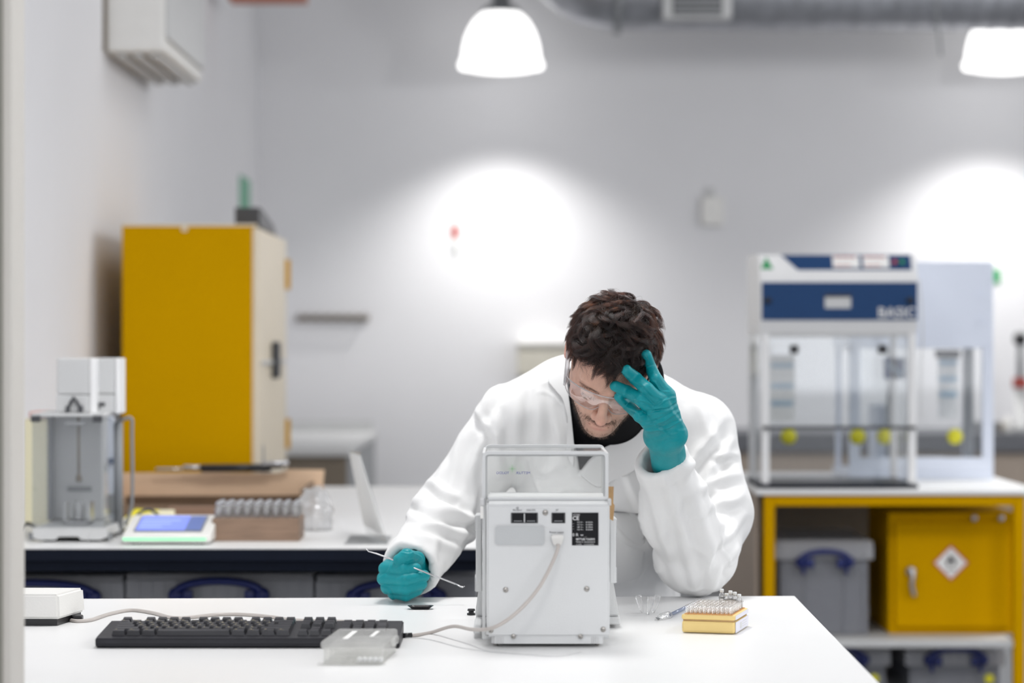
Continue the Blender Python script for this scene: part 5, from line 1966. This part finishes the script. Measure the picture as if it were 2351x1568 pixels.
b1 = stubble('beard', 2600, lambda v: (v[:, 2] < -.062 - .10 * (np.abs(v[:, 0]) < .024) * (v[:, 2] > -.092) * .3) & (v[:, 2] > -.122) & (v[:, 1] > .0) & ~((np.abs(v[:, 0]) < .023) & (v[:, 2] > -.090)) & (np.abs(v[:, 0]) + (v[:, 2] + .115) * .1 < .075), .007, (0, .25, -.8))
b2 = stubble('moustache', 520, lambda v: (np.abs(v[:, 2] + .0605 + .16 * np.maximum(0, np.abs(v[:, 0]) - .012)) < .0045) & (np.abs(v[:, 0]) < .030) & (v[:, 1] > .07), .0075, (0, .25, -.7))
b3 = stubble('eyebrows', 420, lambda v: (np.abs(v[:, 2] - .011 + .12 * (np.abs(v[:, 0]) - .03)) < .0035) & (np.abs(v[:, 0]) > .012) & (np.abs(v[:, 0]) < .050) & (v[:, 1] > .06), .009, (0, .3, .3), .00013)
b4 = stubble('eyelashes', 90, lambda v: (np.abs(v[:, 2] + .0105 - .10 * (np.abs(v[:, 0]) - .032) ** 2 * 100) < .0018) & (np.abs(v[:, 0]) > .020) & (np.abs(v[:, 0]) < .045) & (v[:, 1] > .07), .008, (0, .6, -.7), .00012)
for q in (b1, b2, b3, b4):
    q['kind'] = 'stuff'

# ---------------------------------------------------------------- goggles
gg = obj('goggles', ([], []), M_gogrim, man)
bpy.data.objects.remove(gg)
NA, NU = 48, 10


def gog(phi, v, off=0.0):
    """phi across, v 0 bottom .. 1 top"""
    x = (.079 + off) * math.sin(phi)
    f = .012 + (.096 + off) * math.cos(phi) ** .8 if math.cos(phi) > 0 else .012
    c = math.cos(phi)
    utop = .019 - .050 * (1 - c) ** 1.5
    ubot = -.036 - .020 * (1 - c) ** 1.5
    ubot += .024 * math.exp(-(x / .013) ** 2)
    u = ubot + (utop - ubot) * v
    f2 = f + .006 * math.sin(v * PI) - .010 * (1 - v)
    return (x, f2, u)


bm = bmesh.new()
g1 = [[bm.verts.new(toW([gog(-1.38 + 2.76 * i / NA, j / NU)])[0]) for j in range(NU + 1)] for i in range(NA + 1)]
g2 = [[bm.verts.new(toW([gog(-1.38 + 2.76 * i / NA, j / NU, -.0018)])[0]) for j in range(NU + 1)] for i in range(NA + 1)]
for i in range(NA):
    for j in range(NU):
        bm.faces.new((g1[i][j], g1[i + 1][j], g1[i + 1][j + 1], g1[i][j + 1]))
gl = bm
lens = obj('goggle_lens', bm, M_gog, man, True)
for nm, v in (('goggle_top_rim', 1.0), ('goggle_bottom_rim', 0.0)):
    pts = [toW([gog(-1.40 + 2.80 * i / 60, v)])[0] for i in range(61)]
    obj(nm, TU(pts, .0013 if v else .0009, 8), M_gogrim, lens, True)
for s in (-1, 1):
    a = gog(s * 1.36, .55)
    arm = [a, (s * .083, .0, .006), (s * .087, -.03, .012)]
    bm = bmesh.new()
    pts = [Vector(toW([p])[0]) for p in spline(arm, 8)]
    tube(bm, pts, .0045, 8, True, 1.0)
    obj('goggle_arm', bm, M_gogrim, lens, True)
    for (v0_, v1_) in ((.05, .95),):
        pts = [toW([gog(s * 1.38, v0_ + (v1_ - v0_) * k / 6, .001)])[0] for k in range(7)]
        obj('side_shield', TU(pts, .0028, 8), M_gogrim, lens, True)

# ---------------------------------------------------------------- clothing bodies
cuffL, elbL = np.array([.286, 4.625, 1.186]), np.array([.372, 4.775, .972])
cuffR, elbR = np.array([-.194, 4.722, .962]), np.array([-.128, 4.965, 1.055])
axL = (cuffL - elbL) / np.linalg.norm(cuffL - elbL)
axL = axL + np.array([-.10, -.1, .0])
axL /= np.linalg.norm(axL)
axR = np.array([-.30, -.72, -.22])
axR /= np.linalg.norm(axR)


def plane(P, c, n):
    return (P[0] - c[0]) * n[0] + (P[1] - c[1]) * n[1] + (P[2] - c[2]) * n[2]


def torso(P, k=.05):
    d = d_cone(P, (.0, 4.985, 1.235), (.385, 4.975, 1.222), .070, .068)
    d = smin(d, d_ell(P, (.150, 5.00, 1.265), (.150, .10, .118)), .06)
    d = smin(d, d_ell(P, (.270, 4.99, 1.24), (.11, .10, .10)), .05)
    d = smin(d, d_ell(P, (.185, 4.985, 1.09), (.178, .125, .20)), .06)
    d = smin(d, d_ell(P, (.175, 5.08, .88), (.175, .135, .22)), .07)
    return d


def fleece_fn(P):
    d = torso(P) + .016
    nk = toW((0, -.040, -.085))
    c = d_cone(P, nk, (.205, 4.945, 1.255), .070, .078)
    c = smin(c, d_ell(P, (.262, 4.735, 1.330), (.036, .040, .055)), .03)
    c = smin(c, d_ell(P, (.200, 4.925, 1.225), (.080, .045, .070)), .03)
    d = smin(d, c, .03)
    # room for head and chin
    Lx = [sum(HB[i][j] * (P[j] - O_[j]) for j in range(3)) for i in range(3)]
    hd = d_ell(Lx, (0, -.006, .02), (.080, .101, .102))
    hd = np.minimum(hd, d_ell(Lx, (0, .02, -.04), (.064, .072, .080)))
    d = smax(d, -(hd - .001), .006)
    return np.maximum(d, .99 - P[2])


def poly_sd(px, pz, pts):
    """signed distance to a 2-D polygon on a grid (inside < 0)"""
    d = np.full(px.shape, 1e9, np.float32)
    s = np.ones(px.shape, bool)
    n = len(pts)
    for i in range(n):
        a, b = pts[i], pts[(i + 1) % n]
        ex, ez = b[0] - a[0], b[1] - a[1]
        wx, wz = px - a[0], pz - a[1]
        t_ = np.clip((wx * ex + wz * ez) / (ex * ex + ez * ez), 0, 1)
        d = np.minimum(d, (wx - ex * t_) ** 2 + (wz - ez * t_) ** 2)
        c = ((a[1] > pz) != (b[1] > pz)) & (px < (b[0] - a[0]) * (pz - a[1]) / ((b[1] - a[1]) or 1e-9) + a[0])
        s ^= c
    return np.where(s, 1, -1) * np.sqrt(d)


VP = [(X(a, 4.86), Z(b, 4.86)) for a, b in ((1296, 860), (1306, 940), (1318, 1018), (1331, 1088), (1352, 1058), (1385, 1026), (1425, 1008), (1480, 988), (1520, 955), (1540, 905), (1526, 850), (1400, 800))]


def coat_fn(P):
    d = torso(P)
    # neck and V opening: hollow out where the fleece shows
    vp = poly_sd(P[0][:, :1, :], P[2][:, :1, :], VP)
    vp = np.maximum(vp, P[1] - 4.99)
    d = smax(d, -vp, .008)
    d = smax(d, -(d_cone(P, toW((0, -.04, -.085)), (.225, 4.90, 1.24), .070, .070)), .010)
    # arms
    a = d_cone(P, (.0, 4.985, 1.235), elbR, .078, .066)
    a = smin(a, d_cone(P, elbR, cuffR + .02 * axR, .070, .053), .03)
    a = smin(a, d_ell(P, (-.150, 4.93, 1.045), (.058, .060, .050)), .03)
    a = smax(a, plane(P, cuffR, axR) - .008, .004)
    a = smax(a, -d_cone(P, cuffR - .10 * axR, cuffR + .06 * axR, .036, .049), .004)
    b = d_cone(P, (.385, 4.975, 1.222), (.415, 4.90, 1.06), .074, .066)
    b = smin(b, d_cone(P, (.415, 4.90, 1.06), elbL + np.array([.01, .04, .01]), .066, .064), .04)
    b = smin(b, d_ell(P, (.362, 4.790, .985), (.083, .075, .082)), .03)
    e = d_cone(P, elbL + np.array([-.010, 0, .015]), cuffL + .03 * axL, .070, .050)
    e = smin(e, d_ell(P, (.312, 4.71, 1.08), (.062, .060, .09)), .03)
    b = smin(b, e, .022)
    b = smax(b, np.where((P[0] > .375) | (P[1] > 4.80) | (P[2] < 1.05), -9.0, plane(P, cuffL, axL)).astype(np.float32), .003)
    b = smax(b, -d_cone(P, cuffL - .11 * axL, cuffL + .06 * axL, .038, .046), .004)
    d = smin(d, a, .022)
    d = smin(d, b, .020)
    # skirt of the coat over the lap
    d = smin(d, d_cone(P, (.17, 5.10, .80), (.17, 5.09, .62), .16, .175), .05)
    return smax(d, .56 - P[2], .004)


Vk, Qk = nets(coat_fn, (-.27, 4.56, .54), (.53, 5.31, 1.42), .0046)
N = vnormals(Vk, Qk)
N[np.isnan(N)] = 0
folds = [
    # his right sleeve and shoulder (left of the picture)
    (1150, 880, 1100, 950, 12, .006), (1081, 938, 1121, 1017, 10, -.006), (1110, 990, 1085, 1110, 12, .007), (1135, 960, 1150, 1080, 14, .006),
    (1060, 980, 1035, 1100, 14, .004), (1020, 1030, 1000, 1120, 12, .004),
    (945, 1140, 1080, 1190, 11, .008), (965, 1118, 1040, 1150, 9, -.007), (930, 1180, 1080, 1240, 12, .008), (950, 1165, 1085, 1215, 8, -.005), (925, 1215, 1060, 1270, 12, .005),
    (1070, 1210, 1010, 1330, 14, .006), (1095, 1130, 1060, 1230, 10, .005), (915, 1240, 980, 1300, 12, .004), (1000, 1250, 990, 1340, 10, .004),
    (1200, 860, 1180, 1040, 16, .004), (1240, 900, 1235, 1060, 16, .004), (1270, 930, 1290, 1060, 12, .004),
    # his left sleeve
    (1650, 975, 1570, 1095, 12, .006), (1600, 930, 1640, 1010, 14, .005), (1670, 1020, 1610, 1130, 11, .005), (1640, 1060, 1690, 1060, 9, -.006), (1690, 1090, 1610, 1120, 12, .005),
    (1700, 1140, 1630, 1170, 12, .006), (1705, 1190, 1640, 1260, 12, .006), (1480, 1100, 1560, 1340, 14, .005), (1530, 1110, 1600, 1350, 14, .005), (1470, 1180, 1520, 1330, 12, .005),
    (1585, 1090, 1640, 1330, 16, .005), (1690, 1260, 1610, 1360, 14, .006), (1660, 1200, 1590, 1340, 14, .005), (1500, 1075, 1600, 1060, 10, .003), (1570, 1130, 1520, 1230, 14, .004),
    (1420, 1060, 1450, 1180, 14, .005), (1400, 1200, 1470, 1260, 14, .005),
]
dsp = creases(Vk, N, folds) * 1.5
px_ = to_px(Vk)
warp = vnoise(Vk, 12)[:, None] * .03
dsp += .0010 * vnoise(Vk * np.array([1, 1, .5]) + warp, 38) + .0026 * vnoise(Vk + warp, 12)
rid = 1 - np.abs(vnoise(Vk * np.array([1, 1, .6]) + warp * 2, 20))
dsp += .0040 * np.clip(rid - .76, 0, 1) / .28 * np.clip(.5 + vnoise(Vk, 8), 0, 1)
for c_, n_ in ((cuffL, axL), (cuffR, axR)):
    pl_ = (Vk - c_) @ n_
    near_ = np.linalg.norm(Vk - c_, axis=1) < .085
    dsp += .0022 * near_ * (1 / (1 + np.exp(-(pl_ + .030) / .0016)))
Vk = Vk + N * dsp[:, None]
low = (Vk[:, 2] < TZ + .002) & (Vk[:, 1] < 4.80) & (Vk[:, 0] < .56)
Vk[low, 2] = TZ + .002
coat = npmesh('lab_coat', Vk, Qk, M_coat, man)

Vf, Qf = nets(fleece_fn, (-.08, 4.60, .97), (.46, 5.12, 1.42), .005)
fl_ = npmesh('fleece_top', Vf, Qf, M_fleece, man)


# patches of cloth lying on the coat: found by walking onto its surface, built with thickness
def march(fn, px, py, d0=4.45, d1=5.2, iso=0.0):
    D = np.full(px.shape, d0)
    for _ in range(60):
        P = [(px - CX) * D / F, D, CZ - (py - HY) * D / F]
        D = np.minimum(D + np.clip((fn(P) - iso) * .8, -.01, .05), d1)
    return D


def coat_pt(P):
    q = [np.asarray(p, dtype=np.float64).reshape(-1, 1, 1) for p in P]
    return coat_fn(q)[:, 0, 0]


def torso_pt(P):
    return torso([np.asarray(p, dtype=np.float64) for p in P])


def patch(name, outline, parent, m, th=.0028, lift=.004, n=26, fn=coat_pt, d1=5.0):
    xs = [p[0] for p in outline]
    ys = [p[1] for p in outline]
    bm = bmesh.new()
    # scan rows of the outline so the border is exact
    rows = []
    for j in range(n + 1):
        y = min(ys) + .5 + (max(ys) - min(ys) - 1) * j / n
        cr = []
        for i in range(len(outline)):
            a, b = outline[i], outline[(i + 1) % len(outline)]
            if (a[1] > y) != (b[1] > y):
                cr.append(a[0] + (y - a[1]) / (b[1] - a[1]) * (b[0] - a[0]))
        cr.sort()
        rows.append((cr[0], cr[-1], y))
    mm = 16
    px = np.array([[r[0] + (r[1] - r[0]) * i / mm for i in range(mm + 1)] for r in rows])
    py = np.array([[r[2]] * (mm + 1) for r in rows])
    D = march(fn, px.ravel(), py.ravel(), d1=d1, iso=lift).reshape(px.shape)
    A = [[bm.verts.new(W(px[j, i], py[j, i], D[j, i])) for i in range(mm + 1)] for j in range(n + 1)]
    Bk = [[bm.verts.new(W(px[j, i], py[j, i], D[j, i] + th)) for i in range(mm + 1)] for j in range(n + 1)]
    for j in range(n):
        for i in range(mm):
            bm.faces.new((A[j][i], A[j][i + 1], A[j + 1][i + 1], A[j + 1][i]))
            bm.faces.new((Bk[j][i], Bk[j + 1][i], Bk[j + 1][i + 1], Bk[j][i + 1]))
    for j in range(n):
        for i in (0, mm):
            bm.faces.new((A[j][i], A[j + 1][i], Bk[j + 1][i], Bk[j][i]))
    for i in range(mm):
        for j in (0, n):
            bm.faces.new((A[j][i], Bk[j][i], Bk[j][i + 1], A[j][i + 1]))
    return obj(name, bm, m, parent, True)


patch('pocket', [(1396, 1172), (1476, 1180), (1482, 1260), (1470, 1325), (1400, 1348)], coat, M_coat, lift=.002)
patch('lapel', [(1478, 984), (1508, 1000), (1502, 1050), (1440, 1090), (1372, 1120), (1332, 1092), (1352, 1060), (1386, 1028), (1428, 1009)], coat, M_coat, lift=.006, fn=torso_pt)
patch('collar', [(1262, 846), (1292, 838), (1302, 880), (1312, 960), (1318, 1020), (1316, 1075), (1300, 1040), (1304, 960), (1292, 915), (1258, 876)], coat, M_coat, lift=.006, fn=torso_pt)

# ---------------------------------------------------------------- gloves
def headD(px, py, rad):
    f_ = lambda P: head_fn([sum(HB[i][j] * (P[j] - O_[j]) for j in range(3)) for i in range(3)], False)
    return float(march(f_, np.array([float(px)]), np.array([float(py)]), 4.30, 4.58, rad)[0])


def chain(pts):
    """pts: (px, py, D, radius)"""
    return [(np.array(W(a, b, c)[:]), r) for a, b, c, r in pts]


fingers = {
    'pinky': [(1421, 911, None, .0092), (1442, 931, None, .0100), (1468, 955, 4.472, .0112), (1495, 972, 4.490, .0150)],
    'ring': [(1412, 886, None, .0103), (1440, 899, None, .0115), (1474, 919, 4.462, .0125), (1506, 948, 4.478, .0150)],
    'middle': [(1438, 850, None, .0108), (1459, 869, None, .0120), (1485, 893, 4.460, .0128), (1516, 926, 4.474, .0150)],
    'index': [(1484, 815, None, .0102), (1494, 845, None, .0112), (1507, 873, 4.482, .0120), (1530, 908, 4.486, .0150)],
}
FL = []
for k, v in fingers.items():
    w_ = []
    for (a, b, c, r) in v:
        if c is None:
            c = headD(a, b, r + (.007 if k in ('index', 'middle') else .0025))
        w_.append((a, b, c, r))
    FL.append(chain(w_))
thumb = chain([(1500, 925, 4.53, .010), (1512, 945, 4.525, .0125), (1530, 975, 4.535, .016)])
wl, wr = np.array(W(1508, 1000, 4.545)[:]), np.array(W(1548, 996, 4.545)[:])
fa0, fa1 = np.array(W(1527, 1000, 4.548)[:]), np.array(W(1540, 1085, 4.66)[:])


def gloveL_fn(P):
    d = None
    for ch in FL + [thumb]:
        f_ = None
        for (a, ra), (b, rb_) in zip(ch, ch[1:]):
            c = d_cone(P, a, b, ra, rb_)
            f_ = c if f_ is None else smin(f_, c, .003)
        d = f_ if d is None else smin(d, f_, .0018)
    pm = None
    for ch, wq in zip(FL, (wl, wl, wr, wr)):
        c = d_cone(P, ch[-1][0], wq, .0160, .0200)
        pm = c if pm is None else smin(pm, c, .014)
    pm = smin(pm, d_cone(P, wl, wr, .021, .021), .012)
    pm = smin(pm, d_cone(P, thumb[-1][0], fa0, .016, .026), .012)
    d = smin(d, pm, .008)
    a = d_cone(P, fa0, fa1, .0335, .0345)
    d = smin(d, a, .015)
    d = smax(d, plane(P, W(1538, 1072, 4.64), (.1, .55, -.83)), .002)
    return d


def glove(name, fn, lo, hi, h, folds, m, amp=.00022):
    V, Q = nets(fn, lo, hi, h)
    N = vnormals(V, Q)
    dsp = creases(V, N, folds) * 1.5
    wv = vnoise(V, 30)[:, None] * .012
    dsp += amp * vnoise(V + wv, 95) + amp * 1.6 * vnoise(V + wv, 45)
    V = V + N * dsp[:, None]
    return npmesh(name, V, Q, m, man)


gf = [(1468, 962, 1552, 930, 3.5, .0016), (1500, 950, 1556, 925, 3, -.0014), (1476, 978, 1560, 948, 3.5, .0018), (1482, 992, 1566, 968, 3, .0015), (1470, 958, 1440, 930, 3, .001),
      (1440, 912, 1500, 938, 3, -.0013), (1455, 882, 1510, 915, 3, -.0012), (1490, 935, 1550, 915, 3, .0013), (1500, 880, 1530, 900, 3, .0012), (1495, 960, 1530, 1000, 4, .001), (1490, 1010, 1570, 990, 4, .0008),
      (1540, 930, 1568, 990, 5, .0012), (1510, 1030, 1550, 1010, 4, .0007)]
glove('glove', gloveL_fn, (.17, 4.38, 1.10), (.35, 4.70, 1.43), .0013, gf, M_teal)

# fist
RD = 4.69
fist = {
    'index': [(893, 1298, 4.735, .0135), (885, 1306, 4.672, .0130), (925, 1307, 4.648, .0130), (954, 1306, 4.656, .0115)],
    'middle': [(895, 1322, 4.735, .0135), (882, 1328, 4.668, .0135), (928, 1331, 4.642, .0130), (974, 1322, 4.656, .0112)],
    'ring': [(900, 1342, 4.735, .0135), (890, 1348, 4.672, .0130), (930, 1351, 4.648, .0125), (968, 1341, 4.660, .0110)],
    'pinky': [(908, 1358, 4.735, .0125), (904, 1362, 4.680, .0115), (932, 1367, 4.662, .0110), (958, 1356, 4.668, .0100)],
}
FR = [chain(v) for v in fist.values()]
TR = chain([(962, 1308, 4.72, .017), (957, 1284, 4.685, .0150), (934, 1277, 4.655, .0140), (916, 1286, 4.650, .0118)])
fr0, fr1 = np.array(W(945, 1322, 4.735)[:]), np.array(W(965, 1310, 4.83)[:])


def gloveR_fn(P):
    d = d_ell(P, W(930, 1326, 4.712), (.040, .036, .044))
    for ch in FR:
        f_ = None
        for (a, ra), (b, rb_) in zip(ch, ch[1:]):
            c = d_cone(P, a, b, ra, rb_)
            f_ = c if f_ is None else smin(f_, c, .004)
        d = smin(d, f_, .0016)
    f_ = None
    for (a, ra), (b, rb_) in zip(TR, TR[1:]):
        c = d_cone(P, a, b, ra, rb_)
        f_ = c if f_ is None else smin(f_, c, .005)
    d = smin(d, f_, .0016)
    d = smin(d, d_cone(P, fr0, fr1, .038, .040), .015)
    return smax(d, -(P[2] - TZ - .0012), .003)


gf = [(872, 1332, 900, 1292, 3, .0008), (940, 1300, 965, 1282, 2.5, .0008), (915, 1275, 950, 1265, 2.5, .0007), (950, 1264, 970, 1290, 2.5, .0008), (876, 1345, 905, 1375, 3, .0009)]
glove('glove', gloveR_fn, (-.275, 4.60, .895), (-.14, 4.86, 1.01), .0013, gf, M_teal, .00022)

# ---------------------------------------------------------------- trousers, shoes, stool
hipz = .655
for s in (-1, 1):
    pass


def trouser_fn(P):
    d = d_ell(P, (.175, 5.12, .70), (.17, .13, .12))
    for s in (-1, 1):
        d = smin(d, d_cone(P, (.175 + s * .09, 5.10, .665), (.175 + s * .13, 4.74, .66), .082, .062), .04)
        d = smin(d, d_cone(P, (.175 + s * .13, 4.74, .66), (.175 + s * .12, 4.86, .27), .062, .050), .02)
    return np.maximum(d, .255 - P[2])


Vt, Qt = nets(trouser_fn, (-.08, 4.60, .24), (.42, 5.30, .86), .010)
npmesh('trousers', Vt, Qt, M_jean, man)
for s in (-1, 1):
    bm = bmesh.new()
    x = .175 + s * .12
    tube(bm, spline([(x, 4.93, .235), (x, 4.86, .24), (x, 4.76, .225), (x, 4.68, .215)], 5), [.04, .044, .046, .047, .047, .046, .046, .045, .044, .043, .042, .041, .040, .036, .030, .02][:16], 12, True, .75)
    obj('shoe', bm, M_black, man, True)
t = thing('lab_stool', (.175, 5.12, 0), 'dark round lab stool hidden beneath the seated man', 'stool')
obj('seat', LA([(0, .555), (.17, .555), (.185, .57), (.18, .597), (.165, .604), (0, .604)], (.175, 5.12, -.05), 32), M_dgrey, t, True)
obj('column', LA([(.026, .09), (.026, .5), (0, .5)], (.175, 5.12, 0), 16), M_steel, t, True)
obj('foot_ring', TU([(.175 + .21 * math.cos(a / 24 * 2 * PI), 5.02 + .21 * math.sin(a / 24 * 2 * PI) + .10 - .10, .185) for a in range(25)], .009, 8), M_steel, t, True)
for k in range(5):
    a = k / 5 * 2 * PI
    obj('base_arm', TU([(.175, 5.12, .09), (.175 + .25 * math.cos(a), 5.12 + .25 * math.sin(a), .03)], [.02, .012], 8), M_steel, t, True)
    obj('glide', LA([(0, 0), (.02, 0), (.016, .028), (0, .028)], (.175 + .25 * math.cos(a), 5.12 + .25 * math.sin(a), 0), 12), M_black, t, True)

# ---------------------------------------------------------------- spatula in the fist
t = thing('spatula', W(952, 1300, 4.64), 'thin steel lab spatula held in the teal gloved fist', 'spatula')
pa, pb, pc_ = W(842, 1263, 4.648), W(862, 1270, 4.648), W(1052, 1343, 4.640)
obj('rod', TU([pb, pc_], .0016, 10), M_steel, t, True)
bm = bmesh.new()
tube(bm, [W(838, 1258, 4.648), W(846, 1266, 4.648), W(864, 1271, 4.648), W(885, 1278, 4.648), W(903, 1284, 4.648)], [.0006, .0022, .0024, .0026, .0020], 10, True, .55)
obj('flat_blade', bm, M_steel, t, True)
bm = bmesh.new()
tube(bm, [W(1046, 1341, 4.64), W(1056, 1346, 4.64), W(1062, 1348, 4.64), W(1067, 1346, 4.64)], [.0016, .0026, .0026, .0012], 10, True, .6)
obj('hooked_tip', bm, M_steel, t, True)
